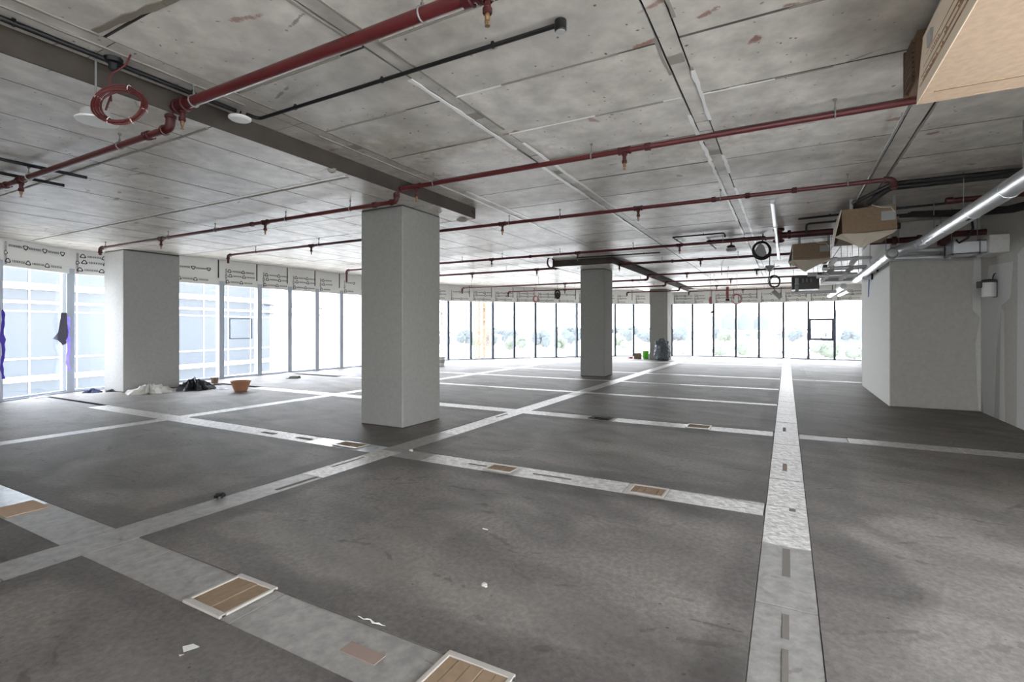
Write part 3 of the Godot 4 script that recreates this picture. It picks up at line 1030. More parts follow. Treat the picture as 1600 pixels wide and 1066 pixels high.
func sprinkler_pipe(label: String, z: float, pts: Array, r: float, drops: Array, hang: Array, couplings: Array) -> void:
	var at: Vector3 = pts[0]
	var o := thing("sprinkler_pipe", label, "pipe", at)
	var b := MB.new()
	var path := []
	for p in pts:
		path.append(p - at)
	b.tube(arc_path(path, r * 2.2), r, 12)
	part(o, "pipe", b, M["red"])
	var y_at := func(x: float) -> float:
		for i in pts.size() - 1:
			var lo := minf(pts[i].x, pts[i + 1].x)
			var hi := maxf(pts[i].x, pts[i + 1].x)
			if x >= lo and x <= hi and hi - lo > 0.05:
				return pts[i].y
		return pts[0].y
	for i in range(1, pts.size() - 1):
		var e := MB.new()
		var dn: Vector3 = (pts[i - 1] - pts[i]).normalized()
		var up: Vector3 = (pts[i + 1] - pts[i]).normalized()
		var c: Vector3 = pts[i] - at
		e.tube(arc_path([c + dn * r * 3.2, c, c + up * r * 3.2], r * 2.2), r * 1.25, 12)
		ring_of(e, c + dn * r * 3.2, dn, r * 1.5, r * 0.5)
		ring_of(e, c + up * r * 3.2, up, r * 1.5, r * 0.5)
		part(o, "elbow", e, M["red_fitting"])
	for x in drops:
		var y: float = y_at.call(x)
		var d := MB.new()
		var c := Vector3(x, y, z) - at
		d.tube([c, c + Vector3(0, -0.14, 0)], 0.021, 10)
		ring_of(d, c + Vector3(0, -r - 0.012, 0), Vector3.UP, 0.032, 0.016)
		ring_of(d, c + Vector3(0, -0.125, 0), Vector3.UP, 0.029, 0.02)
		d.tube([c + Vector3(-0.06, 0, 0), c + Vector3(0.06, 0, 0)], r * 1.25, 12)
		ring_of(d, c + Vector3(-0.06, 0, 0), Vector3.RIGHT, r * 1.45, 0.012)
		ring_of(d, c + Vector3(0.06, 0, 0), Vector3.RIGHT, r * 1.45, 0.012)
		var dr := part(o, "sprinkler_drop", d, M["red_fitting"])
		d = MB.new()
		d.lathe(c + Vector3(0, -0.215, 0), [[0.0, 0.0], [0.017, 0.0], [0.017, 0.004], [0.006, 0.006], [0.006, 0.03], [0.013, 0.035], [0.016, 0.05], [0.016, 0.08]], 10)
		for sx in [-1.0, 1.0]:
			d.tube([c + Vector3(sx * 0.014, -0.165, 0), c + Vector3(sx * 0.017, -0.19, 0), c + Vector3(sx * 0.004, -0.212, 0)], 0.003, 5)
		part(dr, "nozzle", d, M["brass"])
	for x in hang:
		var y: float = y_at.call(x)
		var top := HL if x < -4.95 and z > -7.6 or (x < -4.65 and x > -6.6 and z < -14.8) else HH
		var h := MB.new()
		var c := Vector3(x, y, z) - at
		h.tube([c + Vector3(0, r, 0), c + Vector3(0, top - y + 0.01, 0)], 0.006, 6)
		var ring := []
		for k in 14:
			ring.append(c + Vector3(0, cos(TAU * k / 14), sin(TAU * k / 14)) * (r + 0.004))
		h.tube(ring, 0.007, 5, true)
		h.box(c + Vector3(0, r + 0.02, 0), Vector3(0.02, 0.03, 0.016), 0.003)
		ring_of(h, c + Vector3(0, top - y - 0.012, 0), Vector3.UP, 0.016, 0.01)
		part(o, "hanger", h, M["zinc"])
	for x in couplings:
		var y: float = y_at.call(x)
		var e := MB.new()
		var c := Vector3(x, y, z) - at
		ring_of(e, c, Vector3.RIGHT, r * 1.4, 0.035)
		e.box(c + Vector3(0, 0, r * 1.5), Vector3(0.03, r, 0.03), 0.006)
		e.box(c + Vector3(0, 0, -r * 1.5), Vector3(0.03, r, 0.03), 0.006)
		part(o, "coupling", e, M["red_fitting"])

func build_pipes() -> void:
	var u := 3.61
	var d := 3.44
	sprinkler_pipe("thickest red pipe, crossing the top of the picture", -2.55, [Vector3(-4.95, u, -2.55), Vector3(0.75, u, -2.55)], 0.045, [-1.56, -4.78], [-4.6, -2.05, 0.4], [-1.7])
	sprinkler_pipe("red pipe at the left edge, lower part beyond the step", -2.55, [Vector3(-4.97, u - 0.03, -2.55), Vector3(-4.97, d, -2.55), Vector3(-14.9, d, -2.55)], 0.032, [-8.33, -11.4], [-5.9, -8.1, -11.0], [-5.35, -8.8])
	sprinkler_pipe("second red pipe, stepping down at the top of the nearest column", -5.6, [Vector3(3.2, u, -5.6), Vector3(-4.97, u, -5.6), Vector3(-4.97, d, -5.6), Vector3(-13.85, d, -5.6), Vector3(-13.85, d - 0.16, -5.6)], 0.031, [-1.61, -4.6, -7.94, -11.27], [0.4, -2.0, -4.3, -5.9, -7.4, -9.4, -11.0, -13.6], [-1.35, -5.4, -8.3])
	sprinkler_pipe("third red pipe, ending in an elbow left of the second carton unit", -8.4, [Vector3(1.27, u - 0.14, -8.4), Vector3(1.27, u, -8.4), Vector3(-13.5, u, -8.4), Vector3(-13.5, u - 0.22, -8.4)], 0.031, [-2.18, -4.8, -7.3, -10.16], [0.75, -0.9, -3.6, -4.65, -7.2, -9.9, -12.3], [-0.52, 0.1, -1.0, -7.6])
	sprinkler_pipe("fourth red pipe, thickest at its valve beside the third carton unit", -12.6, [Vector3(0.9, u, -12.6), Vector3(-13.45, u, -12.6), Vector3(-13.45, u - 0.4, -12.6)], 0.032, [-2.27, -4.89, -7.56, -10.4], [-1.3, -3.4, -5.4, -7.2, -8.6, -11.5], [-0.2, -6.3])
	sprinkler_pipe("fifth red pipe passing right in front of the dark middle column's top", -15.5, [Vector3(0.6, u, -15.5), Vector3(-13.6, u, -15.5), Vector3(-13.6, u - 0.35, -15.5)], 0.036, [-2.2, -4.62, -7.5, -10.13], [-1.2, -3.3, -6.0, -8.7, -11.6], [-3.0, -6.8])
	sprinkler_pipe("sixth red pipe with a step down right of the dark middle column", -19.2, [Vector3(0.6, u, -19.2), Vector3(-4.62, u, -19.2), Vector3(-4.62, d, -19.2), Vector3(-13.1, d, -19.2), Vector3(-13.1, d - 0.25, -19.2)], 0.033, [-3.2, -0.9, -8.0], [-1.8, -4.9, -7.0, -9.2, -12.6], [-5.2])
	sprinkler_pipe("seventh red pipe, stepping down above the gap between the two far columns", -22.3, [Vector3(0.6, u, -22.3), Vector3(-4.6, u, -22.3), Vector3(-4.6, d, -22.3), Vector3(-12.4, d, -22.3), Vector3(-12.4, d - 0.25, -22.3)], 0.033, [-2.0, -9.3], [-1.0, -3.9, -5.1, -8.8, -11.5], [])
	sprinkler_pipe("eighth red pipe, crossing in front of the farthest column's top", -25.5, [Vector3(0.6, u, -25.5), Vector3(-4.6, u, -25.5), Vector3(-4.6, d, -25.5), Vector3(-7.2, d, -25.5), Vector3(-7.2, d - 0.2, -25.5)], 0.032, [-2.9], [-1.0, -3.9, -5.0, -6.4], [])
	sprinkler_pipe("last and thinnest red pipe close under the far windows' panels", -28.8, [Vector3(0.6, u, -28.8), Vector3(-4.7, u, -28.8), Vector3(-4.7, u - 0.2, -28.8)], 0.03, [-2.0], [-1.0, -3.9], [])
	# grooved main crossing behind the cartons
	var b := MB.new()
	b.tube([Vector3(-0.2, 0, 0), Vector3(1.9, 0, 0)], 0.06, 12)
	for x in [-0.2, 0.0, 1.1]:
		ring_of(b, Vector3(x, 0, 0), Vector3.RIGHT, 0.095, 0.035)
	var v := thing("red_main", "thick dark red main with flanges behind the third carton unit", "pipe", Vector3(0.05, 3.6, -12.25))
	part(v, "pipe", b, M["red_fitting"])
	b = MB.new()
	b.tube([Vector3(-0.2, -0.13, 0), Vector3(-0.2, 0.13, 0)], 0.075, 12)
	ring_of(b, Vector3(-0.2, 0.12, 0), Vector3.UP, 0.11, 0.03)
	ring_of(b, Vector3(-0.2, -0.12, 0), Vector3.UP, 0.11, 0.03)
	part(v, "valve", b, M["red_fitting"])
	# white pipe along the room under the red ones
	b = MB.new()
	b.tube([Vector3(0, 0, 0), Vector3(0, 0, -7.0)], 0.034, 12)
	for z in [0.0, -2.0, -3.9, -4.6, -6.9]:
		ring_of(b, Vector3(0, 0, z), Vector3.FORWARD, 0.042, 0.03)
	var w := thing("steel_pipe", "bright galvanised pipe running lengthwise from the third red pipe to the valve", "pipe", Vector3(-0.18, 3.47, -8.35))
	part(w, "pipe", b, M["alu_jacket"])
	# dark red pipes by the right wall
	b = MB.new()
	b.tube(arc_path([Vector3(1.5, 3.36, -12.55), Vector3(2.55, 3.36, -12.55), Vector3(2.55, 3.36, -12.2), Vector3(3.2, 3.36, -12.2)], 0.12), 0.055, 12)
	for x in [1.9, 2.3]:
		ring_of(b, Vector3(x, 3.36, -12.55), Vector3.RIGHT, 0.085, 0.04)
	solo("red_riser_branch", "dark red branch pipe above the core wall beside the silver duct's elbow", "pipe", b, M["red_fitting"])
	b = MB.new()
	b.box(Vector3(2.55, 3.22, -11.9), Vector3(0.2, 0.22, 0.16), 0.02)
	b.tube([Vector3(2.45, 3.3, -11.9), Vector3(2.45, 3.5, -11.9)], 0.03, 10)
	solo("red_valve_box", "square dark red valve body beside the sheet metal duct", "valve", b, M["red_fitting"])
	b = MB.new()
	b.tube([Vector3(2.2, 3.6, -10.2), Vector3(3.26, 3.6, -10.2)], 0.04, 12)
	ring_of(b, Vector3(2.24, 3.6, -10.2), Vector3.RIGHT, 0.055, 0.05)
	solo("red_stub_pipe", "short red pipe stub with an open end under the ceiling at the right", "pipe", b, M["red"])


# ---------------------------------------------------------------- electrical conduits
func conduit(called: String, label: String, pts: Array, r: float, m: Material, clips := 1.1, category := "conduit") -> Node3D:
	var o := thing(called, label, category, pts[0])
	var b := MB.new()
	var path := []
	for p in pts:
		path.append(p - pts[0])
	b.tube(arc_path(path, 0.06), r, 10)
	part(o, "tube", b, m)
	if clips > 0.0:
		for i in pts.size() - 1:
			var l: float = pts[i].distance_to(pts[i + 1])
			var d: Vector3 = (pts[i + 1] - pts[i]).normalized()
			if absf(d.y) > 0.3:
				continue
			var s := clips * 0.5
			while s < l - 0.1:
				var c: Vector3 = path[i] + d * s
				var k := MB.new()
				k.box(c + Vector3(0, r + 0.004, 0), Vector3(0.022, 0.022, 0.022), 0.004)
				ring_of(k, c, d, r * 1.3, 0.009)
				part(o, "saddle_clip", k, m)
				s += clips
	return o

func build_conduits() -> void:
	var y := HH - 0.045
	var a := conduit("black_conduit", "black conduit from the dropped slab to a round box near the top centre", [Vector3(-4.68, y, -3.1), Vector3(-4.68, y, -3.23), Vector3(-1.42, y, -3.23)], 0.017, M["black"])
	var b := MB.new()
	b.lathe(Vector3(3.3, -0.05, -0.13), [[0.0, 0.0], [0.036, 0.0], [0.042, 0.008], [0.042, 0.075], [0.0, 0.075]], 16)
	part(a, "junction_box", b, M["black"])
	b = MB.new()
	b.lathe(Vector3(3.3, -0.053, -0.13), [[0.0, -0.002], [0.034, -0.002], [0.034, 0.004]], 16)
	part(a, "box_lid", b, M["grey_plastic"])
	b = MB.new()
	b.lathe(Vector3.ZERO, [[0.0, 0.0], [0.036, 0.0], [0.042, 0.008], [0.042, 0.075], [0.0, 0.075]], 16)
	var jb := thing("junction_box", "round black box alone on the soffit at the top edge", "junction box", Vector3(-0.94, HH - 0.075, -3.0))
	part(jb, "body", b, M["black"])
	var e := conduit("black_conduit", "black conduit along the upper edge of the dropped slab at top left", [Vector3(-4.70, y, 4.0), Vector3(-4.70, y, -3.0)], 0.02, M["black"], 1.2)
	b = MB.new()
	b.lathe(Vector3(0.02, -0.07, -5.98), [[0.0, 0.0], [0.03, 0.0], [0.035, 0.05], [0.06, 0.06], [0.065, 0.09], [0.0, 0.095]], 14)
	part(e, "cable_gland", b, M["black"])
	conduit("black_conduit", "upper of two short black conduit ends on the low soffit at the left edge", [Vector3(-7.85, HL - 0.045, 3.0), Vector3(-7.85, HL - 0.045, -3.03)], 0.02, M["black"], 1.4)
	conduit("black_conduit", "lower of two short black conduit ends on the low soffit at the left edge", [Vector3(-8.55, HL - 0.045, 3.0), Vector3(-8.55, HL - 0.045, -3.05)], 0.02, M["black"], 1.4)
	conduit("grey_conduit", "thin shiny conduit running lengthwise beside the hanging cartons", [Vector3(1.0, HH - 0.08, 1.0), Vector3(1.0, HH - 0.08, -10.2)], 0.012, M["zinc"], 1.1)
	conduit("black_pipe", "long thick black insulated pipe on the soffit at the right edge", [Vector3(3.24, HH - 0.08, -9.2), Vector3(1.35, HH - 0.08, -9.2), Vector3(1.28, HH - 0.1, -9.4), Vector3(1.18, HH - 0.12, -9.95)], 0.045, M["black"], 0.0, "pipe")
	conduit("black_pipe", "thinner black pipe beside it bending into the second carton unit", [Vector3(3.24, HH - 0.07, -9.05), Vector3(1.35, HH - 0.07, -9.0), Vector3(0.96, HH - 0.1, -9.95)], 0.028, M["black_cable"], 0.0, "pipe")
	for q in [[-2.33, -1.2, -12.05, -13.2, "left of two bent black conduits above the fourth red pipe"], [-1.7, -0.42, -12.95, -14.3, "right of two bent black conduits, ending above the round grey speaker"]]:
		conduit("black_conduit", q[4], [Vector3(q[1], HH - 0.14, q[2]), Vector3(q[1], HH - 0.045, q[2]), Vector3(q[0], HH - 0.045, q[2]), Vector3(q[0] + 0.05, HH - 0.045, q[3])], 0.018, M["black"], 0.9)
	conduit("black_conduit", "straight black conduit left of the dark middle column's top", [Vector3(-3.1, HH - 0.045, -14.3), Vector3(-5.5, HH - 0.045, -14.15)], 0.018, M["black"], 0.9)
	conduit("black_conduit", "black conduit bending down behind the third carton unit", [Vector3(2.2, HH - 0.045, -11.7), Vector3(0.35, HH - 0.045, -11.8), Vector3(0.35, HH - 0.25, -11.8)], 0.02, M["black"], 0.9)
	conduit("black_conduit", "black conduit running behind the second carton unit to the right", [Vector3(3.2, HH - 0.045, -10.9), Vector3(0.2, HH - 0.045, -11.2)], 0.02, M["black"], 1.0)
	conduit("grey_conduit", "thin conduit drooping beyond the fifth red pipe", [Vector3(-1.62, HH - 0.045, -16.2), Vector3(-2.0, HH - 0.045, -19.0), Vector3(-2.0, HH - 0.3, -19.0)], 0.012, M["zinc"], 1.0)
	# bundle of black cables into the right wall
	for k in 5:
		var c := MB.new()
		c.tube([Vector3(1.9 - 0.05 * k, 3.62 - 0.025 * k, -11.0 + 0.05 * k), Vector3(2.6, 3.52 - 0.03 * k, -10.7 + 0.04 * k), Vector3(3.0, 3.48 - 0.03 * k, -10.5 + 0.05 * k), Vector3(3.24, 3.52 - 0.03 * k, -10.35 + 0.05 * k)], 0.016, 7)
		solo("black_cable", "%s black cable of the bundle running into the top of the right wall" % ["uppermost", "second", "middle", "fourth", "lowest"][k], "cable", c, M["black_cable"], Vector3.ZERO, "black cable bundle")
	var lc := MB.new()
	lc.tube([Vector3(2.75, 3.45, -11.2), Vector3(2.78, 3.3, -11.25), Vector3(2.72, 3.14, -11.3), Vector3(2.62, 3.08, -11.35), Vector3(2.58, 3.14, -11.35)], 0.018, 8)
	solo("black_cable", "thick black cable hanging in a hook beside the sheet metal duct", "cable", lc, M["black_cable"])


# ---------------------------------------------------------------- carton-wrapped units, ducts, valves
func hexa(b: MB, lo: Array, hi: Array) -> void:   # corners: front left, front right, back right, back left; bottom then top
	var c := Vector3.ZERO
	for p in lo + hi:
		c += p / 8.0
	for f in [[lo[0], lo[1], lo[2], lo[3]], [hi[0], hi[1], hi[2], hi[3]], [lo[0], lo[1], hi[1], hi[0]], [lo[1], lo[2], hi[2], hi[1]], [lo[2], lo[3], hi[3], hi[2]], [lo[3], lo[0], hi[0], hi[3]]]:
		b.quad(f[0], f[1], f[2], f[3], (f[0] + f[2]) / 2.0 - c)

func carton_unit(label: String, at: Vector3, w: float, h: float, l: float, sag: float) -> Node3D:
	var o := thing("carton_unit", label, "fan coil unit", at)
	var b := MB.new()
	hexa(b, [Vector3(0.01, 0, 0), Vector3(w, 0.02, 0), Vector3(w, 0.02, -l), Vector3(0.0, 0, -l)], [Vector3(0, h, 0), Vector3(w - 0.02, h + 0.02, 0), Vector3(w - 0.02, h + 0.02, -l), Vector3(0.02, h, -l)])
	part(o, "carton", b, M["card_dark"])
	b = MB.new()
	hexa(b, [Vector3(-0.10, -0.05, 0.02), Vector3(-0.09, -0.05, 0.01), Vector3(-0.02, -0.03, -l), Vector3(-0.03, -0.03, -l)], [Vector3(-0.012, h, 0.02), Vector3(0.0, h, 0.02), Vector3(0.0, h - 0.02, -l), Vector3(-0.012, h - 0.02, -l)])
	part(o, "side_flap", b, M["cream_sheet"])
	b = MB.new()   # the opened bottom flaps hang in two folds
	var f := [Vector3(-0.10, -0.05, 0.02), Vector3(0.0, 0.0, 0.01), Vector3(w * 0.45, -0.015, 0.01), Vector3(w, 0.012, 0.01)]
	var g := [Vector3(-0.08, -0.07, 0.12), Vector3(w * 0.08, -sag * 0.55, 0.14), Vector3(w * 0.32, -sag, 0.16), Vector3(w * 0.9, -0.06, 0.1)]
	for k in 3:
		b.quad(f[k], f[k + 1], g[k + 1], g[k], Vector3(0, 0.3, 1))
		b.quad(f[k] + Vector3(0, -0.006, -0.006), f[k + 1] + Vector3(0, -0.006, -0.006), g[k + 1] + Vector3(0, -0.006, -0.006), g[k] + Vector3(0, -0.006, -0.006), Vector3(0, -0.3, -1))
		b.quad(g[k], g[k + 1], g[k + 1] + Vector3(0, -0.006, -0.006), g[k] + Vector3(0, -0.006, -0.006), Vector3(0, -1, 0.4))
	part(o, "hanging_flap", b, M["cream_sheet"])
	b = MB.new()
	hexa(b, [g[2] + Vector3(-0.01, 0, 0.004), g[2] + Vector3(0.03, 0, 0.004), g[2] + Vector3(0.03, 0, 0), g[2] + Vector3(-0.01, 0, 0)], [f[2] + Vector3(0.05, 0, 0.008), f[2] + Vector3(0.1, 0, 0.008), f[2] + Vector3(0.1, 0, 0.002), f[2] + Vector3(0.05, 0, 0.002)])
	part(o, "tape_strip", b, M["film"])
	b = MB.new()
	b.span(Vector3(w * 0.72, h * 0.42, 0.001), Vector3(w * 0.97, h * 0.8, 0.006), 0.002)
	part(o, "foil_label", b, M["grey_plastic"])
	for x in [w * 0.15, w * 0.92]:
		b = MB.new()
		b.span(Vector3(x, h * 0.8, -0.06), Vector3(x + 0.05, HH - at.y + 0.005, -0.03), 0.004)
		b.span(Vector3(x, h * 0.8, -l + 0.1), Vector3(x + 0.05, HH - at.y + 0.005, -l + 0.13), 0.004)
		part(o, "hanging_strap", b, M["zinc"])
	b = MB.new()
	b.tube([Vector3(w * 0.5, h + 0.13, 0.05), Vector3(w * 0.55, h + 0.02, 0.06), Vector3(w * 0.7, h - 0.02, 0.05), Vector3(w * 0.88, h - 0.03, 0.04), Vector3(w * 0.95, h - 0.12, 0.03)], 0.008, 6)
	part(o, "white_wire", b, M["white_plastic"])
	return o

func insulated(b: MB, pts: Array, r: float, band := 0.55) -> void:
	b.tube(pts, r, 18)
	for i in pts.size() - 1:
		var d: Vector3 = (pts[i + 1] - pts[i])
		var l := d.length()
		d = d / l
		var s := band * 0.4
		while s < l:
			ring_of(b, pts[i] + d * s, d, r * 1.05, 0.02)
			s += band

func build_units() -> void:
	# the big carton at the upper right
	var o := thing("carton_unit", "largest carton-wrapped unit hanging at the upper right corner", "fan coil unit", Vector3(0.82, 3.2, -4.54))
	var b := MB.new()
	hexa(b, [Vector3(0.0, 0, 2.2), Vector3(1.45, 0.0, 2.2), Vector3(1.45, 0.0, 0), Vector3(0.0, 0, 0)], [Vector3(0.05, 0.47, 2.2), Vector3(1.4, 0.47, 2.2), Vector3(1.4, 0.47, 0.02), Vector3(0.035, 0.47, 0.02)])
	part(o, "carton", b, M["card"])
	b = MB.new()
	hexa(b, [Vector3(-0.006, -0.002, 2.2), Vector3(0.0, -0.002, 2.2), Vector3(0.0, -0.002, 0.0), Vector3(-0.006, -0.002, 0.0)], [Vector3(0.042, 0.46, 2.2), Vector3(0.05, 0.46, 2.2), Vector3(0.036, 0.46, 0.02), Vector3(0.028, 0.46, 0.02)])
	part(o, "lit_side_panel", b, mat("card_lit", srgb(240, 222, 198), 0.8))  # window light on this side is put into the paler card colour
	b = MB.new()
	for q in [[0.09, 0.05], [0.145, 0.1], [0.2, 0.2], [0.265, 0.3]]:
		b.span(Vector3(0.0 + q[0] * 0.1 - 0.012, q[0], 0.06 + q[1] * 0.4), Vector3(0.03, q[0] + 0.003, 2.1))
	part(o, "crease", b, M["card_ink"])
	b = MB.new()
	for q in [[0.1, 0.16, 0.35, 0.03], [0.1, 0.62, 0.05, 0.035], [0.155, 0.68, 0.05, 0.035], [0.16, 0.95, 0.22, 0.03], [0.22, 0.32, 0.2, 0.02], [0.23, 1.1, 0.12, 0.05]]:
		var n := int(q[2] / 0.03) + 1
		for k in n:
			b.span(Vector3(0.002 + q[0] * 0.09 - 0.012, q[0], q[1] + k * 0.032), Vector3(0.03, q[0] + q[3] * (0.35 + 0.4 * fmod(k * 0.61, 1.0)), q[1] + k * 0.032 + 0.01))
	part(o, "printed_marks", b, M["card_ink"])
	b = MB.new()
	b.span(Vector3(0.006, 0.28, 0.24), Vector3(0.04, 0.37, 0.34), 0.002)
	b.span(Vector3(0.03, 0.4, -0.004), Vector3(0.05, 0.47, 0.9), 0.002)
	part(o, "tape_strip", b, M["tape"])
	b = MB.new()
	b.span(Vector3(0.0, -0.004, 0.0), Vector3(1.45, 0.0, 0.2), 0.001)
	b.span(Vector3(0.06, -0.006, 0.205), Vector3(1.44, -0.001, 0.215))
	b.span(Vector3(0.3, -0.007, 0.02), Vector3(0.48, -0.003, 0.028))
	b.span(Vector3(0.85, -0.007, 0.06), Vector3(1.2, -0.003, 0.07))
	part(o, "bottom_flap", b, M["card"])
	b = MB.new()
	b.span(Vector3(0.05, -0.008, 0.206), Vector3(1.44, -0.0045, 0.212))
	part(o, "flap_gap", b, M["card_core"])
	b = MB.new()
	for k in 9:
		b.span(Vector3(-0.02, 0.2 + k * 0.035, -0.32), Vector3(0.02, 0.222 + k * 0.035, -0.06))
	b.span(Vector3(-0.025, 0.18, -0.34), Vector3(0.03, 0.53, -0.32))
	b.span(Vector3(0.0, 0.18, -0.34), Vector3(0.5, 0.53, 0.0))
	part(o, "fin_coil", b, M["card_core"])
	b = MB.new()
	b.tube([Vector3(0.68, -0.012, 0.06), Vector3(0.9, -0.03, 0.3), Vector3(1.2, -0.04, 0.62)], 0.004, 5)
	part(o, "white_cord", b, M["white_plastic"])
	for x in [0.1, 1.3]:
		b = MB.new()
		b.tube([Vector3(x, 0.45, 0.3), Vector3(x, 0.57, 0.3)], 0.008, 6)
		b.tube([Vector3(x, 0.45, 1.9), Vector3(x, 0.57, 1.9)], 0.008, 6)
		part(o, "hanging_rod", b, M["zinc"])
	carton_unit("carton-wrapped unit with a torn hanging flap in the middle right of the ceiling", Vector3(0.815, 3.19, -10.1), 0.755, 0.4, 1.5, 0.27)
	carton_unit("smaller-looking carton-wrapped unit farther back with a sagging pale flap", Vector3(0.13, 3.2, -13.5), 0.75, 0.37, 1.4, 0.3)
	# unwrapped unit farthest away
	o = thing("fan_coil_unit", "bare grey unit with valves beyond the carton-wrapped ones", "fan coil unit", Vector3(0.16, 2.86, -20.6))
	b = MB.new()
	b.span(Vector3(0, 0.12, -1.2), Vector3(0.85, 0.62, 0), 0.01)
	part(o, "casing", b, M["dark_metal"])
	for q in [[0.16, 0.3, 0.52], [0.16, 0.05, 0.26]]:
		b = MB.new()
		b.tube([Vector3(q[0], q[1], 0.08), Vector3(q[0], q[2], 0.08)], 0.055, 12)
		ring_of(b, Vector3(q[0], q[1], 0.08), Vector3.UP, 0.07, 0.02)
		part(o, "valve", b, M["grey_plastic"])
	for x in [0.35, 0.47, 0.6]:
		b = MB.new()
		b.tube([Vector3(x, 0.36, 0.03), Vector3(x, 0.5, 0.03)], 0.035, 10)
		part(o, "pipe_stub", b, M["zinc"])
	b = MB.new()
	insulated(b, [Vector3(-0.02, 0.0, 0.1), Vector3(1.35, 0.0, 0.1)], 0.05)
	part(o, "insulated_pipe", b, M["alu_jacket"])
	for x in [0.05, 0.8]:
		b = MB.new()
		b.tube([Vector3(x, 0.6, -0.1), Vector3(x, 0.9, -0.1)], 0.008, 6)
		part(o, "hanging_rod", b, M["zinc"])
	# silver jacketed ducts along the room
	o = thing("silver_duct", "long silver-jacketed pipe coming from the right edge to its elbow by the core wall", "duct", Vector3(2.09, 3.09, -4.5))
	b = MB.new()
	insulated(b, [Vector3(0, 0, 0), Vector3(0, 0, -6.55)], 0.098, 1.15)
	part(o, "straight", b, M["alu_jacket"])
	b = MB.new()
	insulated(b, arc_path([Vector3(0, 0, -6.5), Vector3(0, 0, -6.72), Vector3(-0.2, -0.06, -6.86), Vector3(-0.36, -0.1, -6.9)], 0.08), 0.096, 2.0)
	part(o, "elbow", b, M["alu_jacket"])
	for z in [-2.6, -4.6, -6.2]:
		b = MB.new()
		b.tube([Vector3(0.06, 0.08, z), Vector3(0.06, HH - 3.09, z)], 0.006, 6)
		part(o, "hanger", b, M["zinc"])
	b = MB.new()
	for q in [[0.0, 0.3], [0.06, 0.22], [0.12, 0.12]]:
		b.span(Vector3(-0.05 + q[0] * 0.3, -0.098 + q[0] * 0.1, -4.05 - q[0]), Vector3(-0.02 + q[0] * 0.3, -0.09 + q[0] * 0.1, -4.02 - q[0] + q[1] * 0.4))
	part(o, "black_marking", b, M["black"])
	o = thing("silver_duct", "silver-jacketed pipe past the elbow, running beside the pale core side to the back", "duct", Vector3(1.68, 2.96, -11.45))
	b = MB.new()
	insulated(b, [Vector3(0, 0, 0.1), Vector3(0, -0.03, -5.2)], 0.088, 0.55)
	part(o, "straight", b, M["alu_jacket"])
	b = MB.new()
	b.lathe(Vector3(0, 0, 0.08), [[0.0, 0.13], [0.07, 0.12], [0.1, 0.06], [0.1, 0.0]], 18, Vector3.BACK)
	part(o, "end_cap", b, M["grey_plastic"])
	for z in [-0.15, -2.2, -4.2]:
		b = MB.new()
		b.tube([Vector3(-0.05, 0.08, z), Vector3(-0.05, HH - 2.96, z)], 0.006, 6)
		part(o, "hanger", b, M["zinc"])
	o = thing("silver_duct", "farthest silver-jacketed pipe, slanting in front of the far windows' panels", "duct", Vector3(1.7, 3.03, -20.4))
	b = MB.new()
	insulated(b, [Vector3(0, 0, 0), Vector3(-0.05, 0.0, -5.5)], 0.1, 0.6)
	part(o, "straight", b, M["alu_jacket"])
	b = MB.new()
	insulated(b, [Vector3(0.18, -0.14, -0.3), Vector3(0.1, -0.14, -3.0)], 0.06, 0.6)
	part(o, "second_pipe", b, M["alu_jacket"])
	for z in [-0.3, -3.2]:
		b = MB.new()
		b.tube([Vector3(0.0, 0.08, z), Vector3(0.0, HH - 3.03, z)], 0.006, 6)
		part(o, "hanger", b, M["zinc"])
	# flat duct across the head of the core wall
	b = MB.new()
	insulated(b, [Vector3(1.75, 3.0, -12.45), Vector3(2.75, 2.97, -12.45)], 0.055, 0.35)
	insulated(b, [Vector3(1.8, 3.13, -12.4), Vector3(2.7, 3.11, -12.4)], 0.045, 0.45)
	var cr := thing("cross_pipe_pair", "pair of silver pipes across the head of the dark core front", "pipe", Vector3.ZERO)
	part(cr, "insulated_pipe", b, M["alu_jacket"])
	for x in [1.95, 2.6]:
		b = MB.new()
		b.tube([Vector3(x, 3.0, -12.42), Vector3(x, HH, -12.42)], 0.006, 6)
		part(cr, "hanger", b, M["zinc"])
	# branch pipes and valves behind the second carton
	var k := 0
	for q in [[0.75, 1.66, 3.17, -13.6, 0.035, "upper"], [0.8, 1.75, 3.13, -15.2, 0.05, "middle"], [0.7, 1.6, 2.98, -15.6, 0.06, "lower"], [0.55, 1.6, 3.2, -17.4, 0.06, "rearmost"]]:
		b = MB.new()
		insulated(b, [Vector3(0, 0, 0), Vector3(q[1] - q[0], 0, 0)], q[4], 0.4)
		o = thing("branch_pipe", "%s of the short silver branch pipes behind the hanging cartons" % q[5], "pipe", Vector3(q[0], q[2], q[3]))
		part(o, "insulated_pipe", b, M["alu_jacket"])
		for x in [0.15, 0.55]:
			b = MB.new()
			b.tube([Vector3(x, q[4], 0), Vector3(x, HH - q[2], 0)], 0.006, 6)
			part(o, "hanger", b, M["zinc"])
		if k < 3:
			for x in [0.22, 0.62]:
				b = MB.new()
				b.tube([Vector3(x, 0, 0.0), Vector3(x - 0.1, -0.14, 0.05)], 0.05, 12)
				ring_of(b, Vector3(x, 0, 0), Vector3.RIGHT, q[4] * 1.6, 0.05)
				part(o, "valve", b, M["grey_plastic"] if k == 1 else M["white_plastic"])
			b = MB.new()
			b.span(Vector3(0.02, 0.03, -0.02), Vector3(0.12, 0.1, 0.05), 0.01)
			part(o, "actuator", b, M["dark_metal"])
		k += 1
	b = MB.new()
	b.span(Vector3(0, 0, -1.0), Vector3(0.75, 0.16, 0), 0.012)
